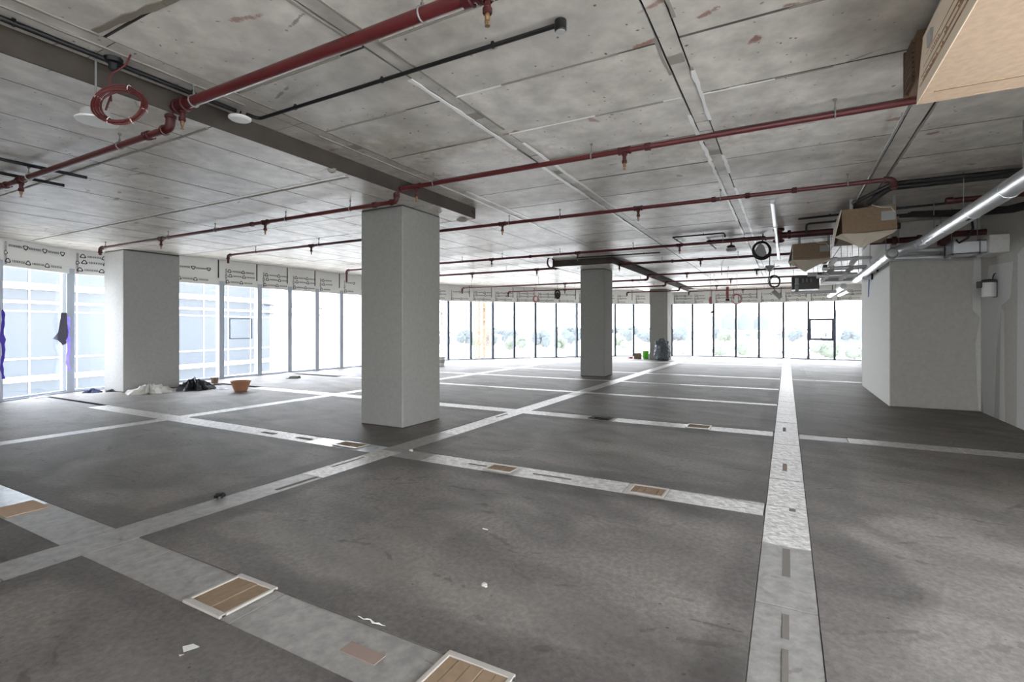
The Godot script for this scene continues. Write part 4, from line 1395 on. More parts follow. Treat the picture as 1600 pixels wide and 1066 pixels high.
	o = thing("flat_duct", "flat grey sheet metal duct under the branch pipes", "duct", Vector3(0.92, 2.94, -17.0))
	part(o, "casing", b, M["grey_plastic"])
	for x in [0.06, 0.68]:
		b = MB.new()
		b.tube([Vector3(x, 0.15, -0.2), Vector3(x, HH - 2.94, -0.2)], 0.006, 6)
		part(o, "hanger", b, M["zinc"])
	# sheet metal duct into the right wall
	o = thing("sheet_metal_duct", "open-ended rectangular sheet metal duct entering the right wall", "duct", Vector3(2.55, 2.9, -11.95))
	b = MB.new()
	for q in [[Vector3(0, 0, 0), Vector3(0.72, 0.012, 0.5)], [Vector3(0, 0.2, 0), Vector3(0.72, 0.212, 0.5)], [Vector3(0, 0, 0), Vector3(0.72, 0.21, 0.012)], [Vector3(0, 0, 0.488), Vector3(0.72, 0.21, 0.5)]]:
		b.span(q[0], q[1])
	part(o, "casing", b, M["frame_light"])
	for x in [0.0, 0.36]:
		b = MB.new()
		b.span(Vector3(x, -0.02, -0.02), Vector3(x + 0.02, 0.012, 0.52))
		b.span(Vector3(x, 0.205, -0.02), Vector3(x + 0.02, 0.235, 0.52))
		b.span(Vector3(x, -0.02, -0.02), Vector3(x + 0.02, 0.235, 0.012))
		b.span(Vector3(x, -0.02, 0.49), Vector3(x + 0.02, 0.235, 0.52))
		part(o, "flange", b, M["zinc"])
	b = MB.new()
	b.span(Vector3(0.46, -0.03, -0.05), Vector3(0.725, 0.28, 0.62), 0.01)
	part(o, "plastered_collar", b, M["joint_compound"])
	b = MB.new()
	b.span(Vector3(0.452, 0.06, 0.2), Vector3(0.47, 0.16, 0.42))
	part(o, "rough_hole", b, M["joint_dark"])
	for x in [0.05, 0.4]:
		b = MB.new()
		b.tube([Vector3(x, 0.2, 0.25), Vector3(x, HH - 2.9, 0.25)], 0.006, 6)
		part(o, "hanger", b, M["zinc"])
	# hooded lamp on the right wall
	o = thing("wall_lamp", "small white cylinder lamp with a dark hood on the right wall", "wall lamp", Vector3(XR, 2.3, -11.95), 0.35)
	b = MB.new()
	b.lathe(Vector3(-0.12, -0.14, 0.0), [[0.0, 0.0], [0.1, 0.0], [0.1, 0.27], [0.0, 0.28]], 20)
	part(o, "shade", b, M["white_plastic"])
	b = MB.new()
	b.lathe(Vector3(-0.12, 0.13, 0.0), [[0.112, -0.02], [0.116, 0.0], [0.09, 0.035], [0.0, 0.05]], 20)
	b.box(Vector3(-0.23, 0.08, -0.06), Vector3(0.03, 0.12, 0.12), 0.01)
	b.span(Vector3(-0.025, -0.15, -0.06), Vector3(-0.002, 0.16, 0.06), 0.006)
	part(o, "hood", b, M["dark_metal"])
	b = MB.new()
	b.tube([Vector3(-0.06, 0.17, 0.0), Vector3(-0.055, 0.22, 0.0), Vector3(-0.03, 0.27, 0.0), Vector3(0.0, 0.275, 0.0)], 0.008, 6)
	part(o, "wire", b, M["black_cable"])
	# blue pieces on the pale core side
	b = MB.new()
	b.prism(PackedVector2Array([Vector2(-0.06, -0.46), Vector2(0.05, -0.45), Vector2(0.2, 0.0), Vector2(0.03, 0.0), Vector2(0.02, -0.12)]), 0.0, 0.008)
	var bt := solo("blue_tape", "strip of blue tape hanging on the pale core side", "tape", b, M["blue"], Vector3(1.846, 2.86, -15.7))
	bt.rotation.y = -PI / 2
	for q in [[2.97, -14.2, "upper"], [2.86, -15.0, "lower"]]:
		o = thing("pipe_stub", "%s black-ended pipe stub entering the pale core side" % q[2], "pipe", Vector3(1.86, q[0], q[1]))
		b = MB.new()
		b.tube([Vector3(0, 0, 0), Vector3(-0.22, 0, 0)], 0.06, 14)
		part(o, "sleeve", b, M["alu_jacket"])
		b = MB.new()
		ring_of(b, Vector3(-0.03, 0, 0), Vector3.RIGHT, 0.075, 0.02)
		part(o, "black_collar", b, M["black"])
	# filler patches on the right wall and the core corner
	var wr := get_node("wall_right")
	for q in [[[[0.5, 2.7], [-0.6, 2.75], [-0.75, 2.4], [-1.0, 2.3], [-1.1, 1.0], [-0.9, 0.0], [-0.35, 0.0], [-0.25, 1.2], [0.0, 2.0], [0.4, 2.1]], -11.7], [[[0.8, 3.0], [0.2, 2.8], [0.15, 0.0], [0.5, 0.0], [0.62, 1.8], [0.9, 2.2]], -11.2], [[[0.0, 1.9], [-0.12, 1.95], [-0.2, 0.0], [0.05, 0.0]], -11.6]]:
		b = MB.new()
		var pl := PackedVector2Array()
		for p in q[0]:
			pl.append(Vector2(p[0], p[1]))
		b.xf = Transform3D(Basis(Vector3(0, 0, 1), Vector3(0, 1, 0), Vector3(-1, 0, 0)), Vector3(XR, 0, q[1]))
		b.prism(pl, -0.01, 0.004)
		part(wr, "filler_patch", b, M["joint_compound"])
	b = MB.new()
	b.xf = Transform3D(Basis(), Vector3(0, 0, -12.76))
	b.prism(PackedVector2Array([Vector2(3.27, 0.0), Vector2(3.235, 0.02), Vector2(3.21, 0.6), Vector2(3.19, 1.3), Vector2(3.255, 1.8), Vector2(3.15, 1.95), Vector2(3.14, 2.4), Vector2(3.17, 2.96), Vector2(3.27, 2.97)]), -0.01, 0.006)
	part(wr, "filler_patch", b, M["joint_compound"])


# ---------------------------------------------------------------- things hanging from the soffit
func coil(b: MB, at: Vector3, basis: Basis, r: float, n: int, wire: float) -> void:
	for k in n:
		var pts := []
		var rr := r * rng.randf_range(0.84, 1.07)
		var off := basis * Vector3(rng.randf_range(-0.02, 0.02), rng.randf_range(-0.02, 0.02), rng.randf_range(-0.02, 0.02)) * r / 0.17
		for j in 26:
			var q := TAU * j / 26
			pts.append(at + off + basis * Vector3(cos(q) * rr * 1.06, sin(q) * rr, 0.01 * sin(q * 2 + k)))
		b.tube(pts, wire, 7, true)

func build_hanging() -> void:
	var cablem := mat("red_cable", srgb(92, 34, 33), 0.5)
	var pink := mat("pink_cable", srgb(190, 110, 112), 0.5)
	# ceiling speaker with its coil of cable
	var sp := thing("speaker", "round white ceiling speaker hanging on a rod at top left", "speaker", Vector3(-4.70, 3.2, -1.88))
	var b := MB.new()
	b.lathe(Vector3.ZERO, [[0.0, 0.0], [0.12, 0.002], [0.125, 0.0], [0.136, 0.003], [0.138, 0.012], [0.115, 0.02]], 32)
	part(sp, "grille", b, M["white_plastic"])
	b = MB.new()
	b.lathe(Vector3(0, 0.018, 0), [[0.112, 0.0], [0.1, 0.06], [0.04, 0.085], [0.0, 0.085]], 24)
	part(sp, "housing", b, M["grey_plastic"])
	b = MB.new()
	b.tube([Vector3(-0.02, 0.09, 0), Vector3(-0.02, 0.57, 0)], 0.008, 6)
	part(sp, "hanging_rod", b, M["zinc"])
	var co := thing("cable_coil", "coil of dark red cable tied beside the white ceiling speaker", "cable", Vector3(-4.47, 3.31, -1.94))
	b = MB.new()
	var bas := Basis(Vector3.UP, deg_to_rad(28)) * Basis(Vector3.BACK, deg_to_rad(-28)) * Basis(Vector3.RIGHT, deg_to_rad(-22))
	coil(b, Vector3.ZERO, bas, 0.165, 10, 0.0055)
	part(co, "loops", b, cablem)
	b = MB.new()
	b.tube([Vector3(-0.15, 0.06, 0.0), Vector3(-0.17, 0.2, 0.0), Vector3(-0.12, 0.25, 0.02), Vector3(-0.06, 0.25, 0.02), Vector3(-0.04, 0.34, -0.05), Vector3(-0.08, 0.45, -0.1)], 0.007, 7)
	b.tube([Vector3(-0.16, 0.1, 0.0), Vector3(-0.2, -0.02, 0.02), Vector3(-0.21, -0.06, 0.03)], 0.007, 7)
	part(co, "lead", b, cablem)
	b = MB.new()
	for q in [0.3, 1.9, 3.4, 4.9, 5.8]:
		var c := bas * Vector3(cos(q) * 0.17, sin(q) * 0.162, 0)
		var t := bas * Vector3(cos(q), sin(q), 0)
		var ring := []
		for k in 10:
			ring.append(c + t * cos(TAU * k / 10) * 0.026 + (bas * Vector3(0, 0, 1)) * sin(TAU * k / 10) * 0.024)
		b.tube(ring, 0.003, 5, true)
	part(co, "cable_tie", b, M["white_plastic"])
	# flat white plate under the conduit
	var wp := thing("white_plate", "flat white oval plate under the black conduit near the step", "ceiling plate", Vector3(-4.62, 3.6, -2.99))
	b = MB.new()
	b.lathe(Vector3.ZERO, [[0.0, 0.0], [0.085, 0.004], [0.1, 0.015], [0.1, 0.028], [0.0, 0.03]], 28)
	part(wp, "plate", b, M["white_plastic"])
	b = MB.new()
	b.tube([Vector3(-0.02, 0.025, 0), Vector3(-0.06, 0.12, -0.05)], 0.008, 6)
	part(wp, "lead", b, M["black_cable"])
	# coils farther away
	var list := [["cable_coil", "dark red cable loop hanging in front of the fifth red pipe", Vector3(-6.39, 3.62, -14.17), 0.17, 6, 0.008, cablem, HH - 3.62, "cable"],
		["cable_coil", "small dark coil with a tilted grey box above the last windows", Vector3(-0.36, 3.16, -18.9), 0.2, 5, 0.012, M["black_cable"], HH - 3.16, "cable"],
		["cable_coil", "leftmost of three pink coils hanging before the far windows", Vector3(-2.66, 2.7, -21.34), 0.15, 7, 0.012, pink, HH - 2.7, "cable"],
		["cable_coil", "rightmost of three pink coils hanging before the far windows", Vector3(-1.74, 2.77, -21.84), 0.2, 4, 0.011, pink, HH - 2.77, "cable"],
		["cable_coil", "faint pink coil in front of the printed panels left of the dark middle column", Vector3(-10.51, 3.0, -21.6), 0.14, 6, 0.012, pink, HH - 3.0, "cable"]]
	for q in list:
		var o := thing(q[0], q[1], q[8], q[2])
		b = MB.new()
		var turn := 0.5 + 0.5 * rng.randf() if q[3] < 0.18 else 0.2
		coil(b, Vector3.ZERO, Basis(Vector3.UP, 1.35 if q[3] == 0.17 else turn + 0.5), q[3], q[4], q[5])
		part(o, "loops", b, q[6])
		b = MB.new()
		b.tube([Vector3(0, q[3], 0), Vector3(0.01, q[3] + (q[7] - q[3]) * 0.5, 0), Vector3(0, q[7], 0)], 0.007, 6)
		part(o, "lead", b, q[6])
	var pk := thing("cable_bundle", "middle one of the three pink hanging cables, tied in a short bundle", "cable", Vector3(-2.06, 3.0, -21.67))
	b = MB.new()
	for k in 5:
		b.tube([Vector3(0.02 * k - 0.04, 0.25, 0), Vector3(0.02 * k - 0.05, 0.0, 0.02), Vector3(0.015 * k - 0.03, -0.22, 0)], 0.014, 6)
	part(pk, "strands", b, pink)
	b = MB.new()
	b.tube([Vector3(0, 0.22, 0), Vector3(0, HH - 3.0, 0)], 0.007, 6)
	part(pk, "lead", b, pink)
	b = MB.new()
	b.box(Vector3(0, -0.27, 0), Vector3(0.14, 0.08, 0.08), 0.015)
	part(pk, "plug_box", b, M["black"])
	var lb := thing("hanging_box", "small dark box dangling on a long wire before the second far window", "box", Vector3(-2.57, 2.25, -21.35))
	b = MB.new()
	b.box(Vector3.ZERO, Vector3(0.13, 0.07, 0.1), 0.015)
	b.box(Vector3(-0.06, -0.03, 0.0), Vector3(0.1, 0.04, 0.06), 0.01)
	part(lb, "casing", b, M["card_core"])
	b = MB.new()
	b.tube([Vector3(0, 0.03, 0), Vector3(-0.03, 0.3, 0.05), Vector3(0.06, 0.55, 0.08), Vector3(0.05, HH - 2.25, 0.06)], 0.006, 6)
	part(lb, "wire", b, M["white_plastic"])
	var rs := thing("speaker", "grey speaker in a thick ring of black cable right of the strip", "speaker", Vector3(-0.51, 3.38, -12.82), 0.5)
	b = MB.new()
	coil(b, Vector3.ZERO, Basis(), 0.185, 8, 0.012)
	part(rs, "cable_loops", b, M["black_cable"])
	b = MB.new()
	b.prism(PackedVector2Array([Vector2(-0.16, -0.05), Vector2(-0.02, 0.17), Vector2(0.06, 0.12), Vector2(0.13, -0.06), Vector2(0.05, -0.15), Vector2(-0.08, -0.12)]), -0.05, 0.0)
	part(rs, "speaker_body", b, M["grey_plastic"])
	b = MB.new()
	b.tube([Vector3(0.03, 0.17, 0), Vector3(0.04, HH - 3.38, 0)], 0.014, 6)
	part(rs, "lead", b, M["black_cable"])
	var ds := thing("speaker", "small dark speaker with a grey face under the left bent conduit", "speaker", Vector3(-1.2, 3.5, -13.5))
	b = MB.new()
	b.lathe(Vector3.ZERO, [[0.0, 0.0], [0.1, 0.0], [0.12, 0.03], [0.12, 0.07], [0.06, 0.1]], 18)
	part(ds, "face", b, M["grey_plastic"])
	b = MB.new()
	coil(b, Vector3(0, 0.12, 0), Basis(Vector3.RIGHT, PI / 2), 0.08, 4, 0.014)
	b.tube([Vector3(0, 0.1, 0), Vector3(0, HH - 3.5, 0)], 0.02, 8)
	part(ds, "red_lead", b, cablem)
	var cs := thing("speaker", "grey cone speaker with two white wires above the sixth red pipe", "speaker", Vector3(-0.44, 3.38, -16.85))
	b = MB.new()
	b.lathe(Vector3.ZERO, [[0.0, -0.1], [0.05, -0.08], [0.13, 0.06], [0.11, 0.09], [0.0, 0.1]], 16)
	part(cs, "cone", b, M["grey_plastic"])
	b = MB.new()
	for sx in [-1.0, 1.0]:
		b.tube([Vector3(0.03 * sx, -0.08, 0.05), Vector3(0.12 * sx, 0.03, 0.06), Vector3(0.26 * sx, 0.06, 0.05)], 0.012, 6)
	part(cs, "white_wire", b, M["white_plastic"])
	b = MB.new()
	b.tube([Vector3(0, 0.09, 0), Vector3(0, HH - 3.38, 0)], 0.014, 6)
	b.tube([Vector3(0, -0.08, 0), Vector3(-0.02, -0.28, 0)], 0.016, 6)
	part(cs, "lead", b, M["black_cable"])
	var tb := thing("speaker", "tilted pale grey box speaker below the small dark coil", "speaker", Vector3(-0.28, 2.72, -18.9))
	b = MB.new()
	b.xf = Transform3D(Basis(Vector3.BACK, -0.8), Vector3.ZERO)
	b.box(Vector3.ZERO, Vector3(0.34, 0.14, 0.2), 0.02)
	part(tb, "casing", b, M["grey_plastic"])
	b = MB.new()
	b.tube([Vector3(-0.06, 0.06, 0), Vector3(-0.1, 0.3, 0)], 0.012, 6)
	part(tb, "lead", b, M["black_cable"])
	var ov := thing("cable_coil", "dark oval coil hanging before the panels just left of the dark middle column", "cable", Vector3(-9.6, 3.22, -22.1), 0.6)
	b = MB.new()
	b.xf = Transform3D(Basis().scaled(Vector3(0.7, 1.2, 0.6)), Vector3.ZERO)
	coil(b, Vector3.ZERO, Basis(), 0.16, 6, 0.025)
	b.lathe(Vector3(0, -0.02, 0), [[0.0, -0.12], [0.11, -0.06], [0.12, 0.04], [0.0, 0.12]], 12)
	part(ov, "loops", b, M["black_cable"])
	b = MB.new()
	b.tube([Vector3(0, 0.18, 0), Vector3(0, HL - 3.22 + 0.15, 0)], 0.01, 6)
	part(ov, "lead", b, M["black_cable"])


# ---------------------------------------------------------------- things on the floor
func drape(r0: float, r1: float, h: float, folds: int, sd: int, sharp := 1.0) -> MB:   # a sheet thrown over something, thick enough to have an underside
	var b := MB.new()
	var f := FastNoiseLite.new()
	f.seed = sd
	f.frequency = 1.6
	var rows := []
	var na := 44
	var nr := 9
	for i in nr + 1:
		var t := float(i) / nr
		var row := []
		for j in na:
			var q := TAU * j / na
			var wob := 1.0 + 0.5 * f.get_noise_2d(cos(q) * 2.0, sin(q) * 2.0) * 2.0
			var fold := (sin(q * folds + f.get_noise_1d(i * 0.4) * 2.0) * 0.5 + 0.5 * sin(q * folds * 2.3 + sd)) * t * h * 0.32
			var y := h * pow(1.0 - t, sharp) * (1.0 + 0.9 * f.get_noise_2d(cos(q) * t * 2.5 + sd, sin(q) * t * 2.5)) + fold * (1.0 - t * 0.7) + 0.006
			row.append(Vector3(cos(q) * r0 * t * wob, maxf(y, 0.005), sin(q) * r1 * t * wob))
		rows.append(row)
	for i in nr:
		for j in na:
			var j2 := (j + 1) % na
			b.quad(rows[i][j], rows[i + 1][j], rows[i + 1][j2], rows[i][j2], Vector3.UP)
	for j in na:
		var j2 := (j + 1) % na
		var d := Vector3(0, -0.02, 0)
		b.quad(rows[nr][j], rows[nr][j2], rows[nr][j2] + d, rows[nr][j] + d, rows[nr][j])
	return b

func build_floor_things() -> void:
	# orange tub
	var o := thing("tub", "orange-brown rubber tub standing on the floor near the left windows", "tub", Vector3(-12.2, 0, -7.92))
	var b := MB.new()
	b.lathe(Vector3.ZERO, [[0.0, 0.0], [0.135, 0.0], [0.145, 0.01], [0.235, 0.25], [0.222, 0.25], [0.13, 0.02], [0.0, 0.02]], 28)
	part(o, "bowl", b, mat("tub_orange", srgb(176, 124, 94), 0.6))
	b = MB.new()
	var ring := []
	for k in 28:
		ring.append(Vector3(cos(TAU * k / 28) * 0.232, 0.25, sin(TAU * k / 28) * 0.232))
	b.tube(ring, 0.011, 7, true)
	part(o, "rim", b, M["tub_orange"])
	# bucket with lid behind it
	o = thing("bucket", "small brownish bucket with a wide pale lid by the left windows", "bucket", Vector3(-14.55, 0, -8.65))
	b = MB.new()
	b.lathe(Vector3.ZERO, [[0.0, 0.0], [0.085, 0.0], [0.1, 0.15], [0.09, 0.17]], 20)
	part(o, "body", b, mat("bucket_brown", srgb(150, 132, 116), 0.7))
	b = MB.new()
	b.lathe(Vector3(0, 0.165, 0), [[0.0, 0.0], [0.125, 0.0], [0.13, 0.02], [0.0, 0.028]], 20)
	part(o, "lid", b, M["white_plastic"])
	b = MB.new()
	b.prism(PackedVector2Array([Vector2(-0.22, -0.12), Vector2(0.2, -0.15), Vector2(0.24, 0.1), Vector2(-0.15, 0.14)]), 0.0, 0.008)
	var cb := solo("cardboard_sheet", "torn flat cardboard scrap under the small lidded bucket", "cardboard", b, M["card_dark"], Vector3(-14.5, 0.0, -8.62))
	cb.rotation.x = -PI / 2
	# tarps by the left column
	b = drape(0.36, 0.42, 0.17, 3, 4, 0.55)
	solo("white_sheet", "crumpled white plastic sheet heaped at the foot of the left column", "sheet", b, mat("sheet_white", srgb(214, 212, 206), 0.5), Vector3(-13.85, 0, -6.62))
	b = drape(0.3, 0.36, 0.24, 5, 8, 0.5)
	solo("black_sheet", "shiny black plastic sheet heaped beside the white one at the left column", "sheet", b, mat("sheet_black", srgb(46, 48, 52), 0.28), Vector3(-13.6, 0, -7.55))
	b = MB.new()
	b.prism(PackedVector2Array([Vector2(-0.3, -0.1), Vector2(0.28, -0.14), Vector2(0.4, 0.02), Vector2(0.1, 0.16), Vector2(-0.24, 0.12)]), 0.0, 0.006)
	var fl := solo("black_sheet", "flat trailing end of black sheeting right of the heap", "sheet", b, M["sheet_black"], Vector3(-13.2, 0.0, -7.95))
	fl.rotation.x = -PI / 2
	# blue rag
	b = drape(0.2, 0.14, 0.09, 4, 12, 0.9)
	solo("rag", "crumpled blue-grey rag on the floor under the left window", "rag", b, M["blue_cloth"], Vector3(-15.18, 0, -5.98))
	b = drape(0.12, 0.1, 0.05, 3, 15, 0.9)
	solo("rag", "smaller dark rag end lying beside the blue-grey one", "rag", b, M["dark_cloth"], Vector3(-14.95, 0, -6.3))
	# dark block in mid floor
	o = thing("block", "dark wedge-shaped block lying alone on the floor before the left windows", "block", Vector3(-13.8, 0, -10.75), 0.5)
	b = MB.new()
	hexa(b, [Vector3(-0.17, 0, 0.12), Vector3(0.17, 0, 0.12), Vector3(0.17, 0, -0.12), Vector3(-0.17, 0, -0.12)], [Vector3(-0.1, 0.07, 0.06), Vector3(0.15, 0.07, 0.07), Vector3(0.15, 0.08, -0.08), Vector3(-0.1, 0.08, -0.08)])
	part(o, "stone", b, mat("block_grey", srgb(96, 98, 94), 0.8))
	b = MB.new()
	b.span(Vector3(-0.2, 0.0, 0.1), Vector3(0.16, 0.012, 0.17), 0.003)
	part(o, "batten", b, M["card_core"])
	# sack at the farthest column
	o = thing("rubbish_sack", "dark grey woven rubbish sack standing at the farthest column", "sack", Vector3(-5.42, 0, -25.45))
	b = MB.new()
	var f := FastNoiseLite.new()
	f.seed = 77
	f.frequency = 1.4
	var rows := []
	for i in 15:
		var t := i / 14.0
		var rr: float = [0.30, 0.345, 0.36, 0.37, 0.37, 0.375, 0.37, 0.365, 0.36, 0.355, 0.345, 0.32, 0.26, 0.17, 0.0][i]
		var row := []
		for j in 32:
			var q := TAU * j / 32
			var k := 1.0 + 0.10 * f.get_noise_3d(cos(q) * 1.6, t * 3.0, sin(q) * 1.6) * 2.0 + 0.05 * sin(q * 7.0 + t * 5.0) * t
			row.append(Vector3(cos(q) * rr * k, t * 0.95 * (1.0 + 0.05 * sin(q * 2.0) * t), sin(q) * rr * 0.8 * k))
		rows.append(row)
	for i in 14:
		for j in 32:
			b.quad(rows[i][j], rows[i + 1][j], rows[i + 1][(j + 1) % 32], rows[i][(j + 1) % 32], Vector3(rows[i][j].x, 0.25 * (i - 7), rows[i][j].z))
	part(o, "body", b, mat("sack_grey", srgb(84, 92, 98), 0.42))
	b = MB.new()
	for sx in [-1.0, 1.0]:
		b.tube([Vector3(sx * 0.26, 0.78, 0.05), Vector3(sx * 0.3, 0.93, 0.03), Vector3(sx * 0.2, 0.95, 0.0)], [0.04, 0.05, 0.02], 7)
	b.tube([Vector3(-0.16, 0.9, 0.1), Vector3(-0.08, 1.05, 0.08), Vector3(0.05, 1.07, 0.06), Vector3(0.16, 0.95, 0.1)], 0.05, 7)
	part(o, "gathered_top", b, M["sack_grey"])
	# green bucket, box, bottle beside it
	o = thing("bucket", "bright green bucket beside the grey sack", "bucket", Vector3(-6.42, 0, -26.25))
	b = MB.new()
	b.lathe(Vector3.ZERO, [[0.0, 0.0], [0.13, 0.0], [0.17, 0.42], [0.158, 0.42], [0.12, 0.02], [0.0, 0.02]], 22)
	part(o, "body", b, mat("green", srgb(96, 200, 40), 0.5))
	b = MB.new()
	var hp := []
	for k in 11:
		var q := PI * k / 10
		hp.append(Vector3(cos(q) * 0.17, 0.40 + sin(q) * 0.07, 0.1 * sin(q)))
	b.tube(hp, 0.008, 6)
	part(o, "handle", b, M["dark_metal"])
	o = thing("carton", "open brown carton left of the green bucket", "carton", Vector3(-6.86, 0, -26.35), 0.2)
	b = MB.new()
	for q in [[Vector3(-0.19, 0, -0.13), Vector3(0.19, 0.01, 0.13)], [Vector3(-0.19, 0, 0.12), Vector3(0.19, 0.25, 0.13)], [Vector3(-0.19, 0, -0.13), Vector3(0.19, 0.25, -0.12)], [Vector3(-0.19, 0, -0.13), Vector3(-0.18, 0.25, 0.13)], [Vector3(0.18, 0, -0.13), Vector3(0.19, 0.25, 0.13)]]:
		b.span(q[0], q[1])
	part(o, "box", b, M["card_dark"])
	b = MB.new()
	hexa(b, [Vector3(-0.19, 0.245, 0.125), Vector3(0.19, 0.245, 0.125), Vector3(0.19, 0.25, 0.13), Vector3(-0.19, 0.25, 0.13)], [Vector3(-0.18, 0.3, 0.2), Vector3(0.17, 0.31, 0.2), Vector3(0.17, 0.312, 0.206), Vector3(-0.18, 0.302, 0.206)])
	b.box(Vector3(0.1, 0.27, -0.05), Vector3(0.1, 0.07, 0.1), 0.02)
	part(o, "flap", b, M["card_dark"])
	b = MB.new()
	b.lathe(Vector3.ZERO, [[0.0, 0.0], [0.07, 0.0], [0.075, 0.02], [0.075, 0.22], [0.03, 0.29], [0.03, 0.33], [0.0, 0.33]], 16)
	solo("canister", "small white canister between the green bucket and the sack", "canister", b, M["white_plastic"], Vector3(-6.2, 0, -26.2))
	b = MB.new()
	b.box(Vector3(0, 0.045, 0), Vector3(0.16, 0.09, 0.08), 0.02)
	b.tube([Vector3(-0.06, 0.04, 0.0), Vector3(-0.16, 0.02, 0.05)], 0.025, 8)
	solo("glove", "small red glove lying left of the open brown carton", "glove", b, mat("glove_red", srgb(206, 70, 48), 0.7), Vector3(-7.2, 0, -26.3))
	# white paint bucket behind the nearest column
	o = thing("bucket", "white paint bucket half hidden behind the nearest column's right edge", "bucket", Vector3(-12.85, 0, -17.25))
	b = MB.new()
	b.lathe(Vector3.ZERO, [[0.0, 0.0], [0.14, 0.0], [0.165, 0.36], [0.15, 0.36]], 20)
	b.lathe(Vector3(0, 0.33, 0), [[0.165, 0.0], [0.178, 0.01], [0.178, 0.06], [0.0, 0.062]], 20)
	part(o, "body", b, M["white_plastic"])
	b = MB.new()
	b.lathe(Vector3(0, 0.13, 0), [[0.1515, 0.0], [0.1615, 0.13]], 20)
	part(o, "label", b, M["grey_plastic"])
	# scraps
	for q in [[-4.73, -2.86, 0.055, "black", "dark lump of mortar at the edge of the long trunking run", "mortar lump"], [-1.65, -2.66, 0.02, "plate_rough", "pale crumb of plaster alone in the middle of the near floor", "plaster crumb"], [-4.3, -5.12, 0.03, "plate_rough", "pale crumb of plaster at the trunking crossing by the nearest column", "plaster crumb"]]:
		b = MB.new()
		b.lathe(Vector3.ZERO, [[0.0, 0.0], [q[2] * 0.9, 0.0], [q[2], q[2] * 0.3], [q[2] * 0.6, q[2] * 0.7], [0.0, q[2] * 0.75]], 8, Vector3.UP, false)
		b.lathe(Vector3(q[2] * 0.9, 0, q[2] * 0.5), [[0.0, 0.0], [q[2] * 0.5, 0.0], [q[2] * 0.4, q[2] * 0.4], [0.0, q[2] * 0.45]], 7, Vector3.UP, false)
		solo(q[5].replace(" ", "_"), q[4], q[5], b, M[q[3]], Vector3(q[0], 0, q[1]))
	b = MB.new()
	b.tri(Vector3(-0.05, 0.003, 0.0), Vector3(0.0, 0.004, 0.022), Vector3(0.055, 0.02, -0.025), Vector3.UP)
	b.tri(Vector3(-0.05, 0.003, 0.0), Vector3(0.055, 0.02, -0.025), Vector3(-0.01, 0.012, -0.03), Vector3.UP)
	b.tri(Vector3(-0.05, 0.001, 0.0), Vector3(0.0, 0.001, 0.022), Vector3(0.055, 0.017, -0.025), Vector3.DOWN)
	b.tri(Vector3(0.0, 0.003, 0.045), Vector3(0.02, 0.003, 0.05), Vector3(0.035, 0.01, 0.035), Vector3.UP)
	solo("paper_scrap", "small white paper scrap on the floor at the lower left", "paper", b, M["white_plastic"], Vector3(-2.61, 0, -1.42))
	b = MB.new()
	var pts := []
	for k in 10:
		pts.append(Vector3(-0.09 + k * 0.022, 0.008 + 0.004 * sin(k * 2.1), -0.01 + 0.005 * sin(k * 1.3)))
	b.tube(pts, [0.001, 0.003, 0.002, 0.004, 0.003, 0.006, 0.003, 0.005, 0.002, 0.001], 6)
	solo("string", "frayed white string along the near trunking edge at the bottom", "string", b, M["white_plastic"], Vector3(-1.99, 0, -2.02))
	b = MB.new()
	b.box(Vector3(0, 0.004, 0), Vector3(0.05, 0.008, 0.008), 0.002)
	solo("wood_splinter", "tiny pale splinter on the middle of the near floor", "splinter", b, M["cream_sheet"], Vector3(-2.1, 0, -3.4))
	# torn purple protective film on the left mullions
	for q in [[-14.93, -4.2, 0.03, 0.5, 2.0, "purple torn film hanging on the leftmost mullion"], [-15.68, -5.68, 0.04, 0.55, 1.9, "purple film strip hanging down the mullion left of the pale column"]]:
		b = MB.new()
		var n := 14
		var prev := []
		for k in n + 1:
			var t := float(k) / n
			var y: float = lerpf(q[4], q[3], t)
			var w: float = 0.03 + 0.03 * absf(sin(k * 1.7)) + (0.05 if k == 6 else 0.0)
			var zz := 0.02 * sin(k * 1.1)
			var row := [Vector3(-w * 0.5 + 0.02 * sin(k), y, zz), Vector3(w * 0.7 + 0.02 * sin(k), y, zz + 0.012)]
			if prev.size():
				b.quad(prev[0], prev[1], row[1], row[0], Vector3(0.6, 0, 0.8))
				b.quad(prev[0] + Vector3(-0.003, 0, -0.004), prev[1] + Vector3(-0.003, 0, -0.004), row[1] + Vector3(-0.003, 0, -0.004), row[0] + Vector3(-0.003, 0, -0.004), Vector3(-0.6, 0, -0.8))
			prev = row
		var pf := solo("film_strip", q[5], "plastic film", b, M["purple"], Vector3(q[0] + 0.07, 0, q[1] + (-0.05 if q[1] > -5.0 else 0.03)))
		pf.rotation.y = 0.9
	b = MB.new()
	b.prism(PackedVector2Array([Vector2(-0.05, 0.78), Vector2(0.06, 0.78), Vector2(0.07, 0.35), Vector2(0.05, 0.02), Vector2(-0.02, -0.02), Vector2(-0.1, 0.1), Vector2(-0.2, 0.14), Vector2(-0.1, 0.3), Vector2(-0.07, 0.55)]), 0.0, 0.015)
	var dc := solo("dark_cloth", "dark cloth strip hanging on the pale mullion plate at the left", "cloth", b, M["dark_cloth"], Vector3(-15.66, 1.2, -5.58))
	dc.rotation.y = 1.1


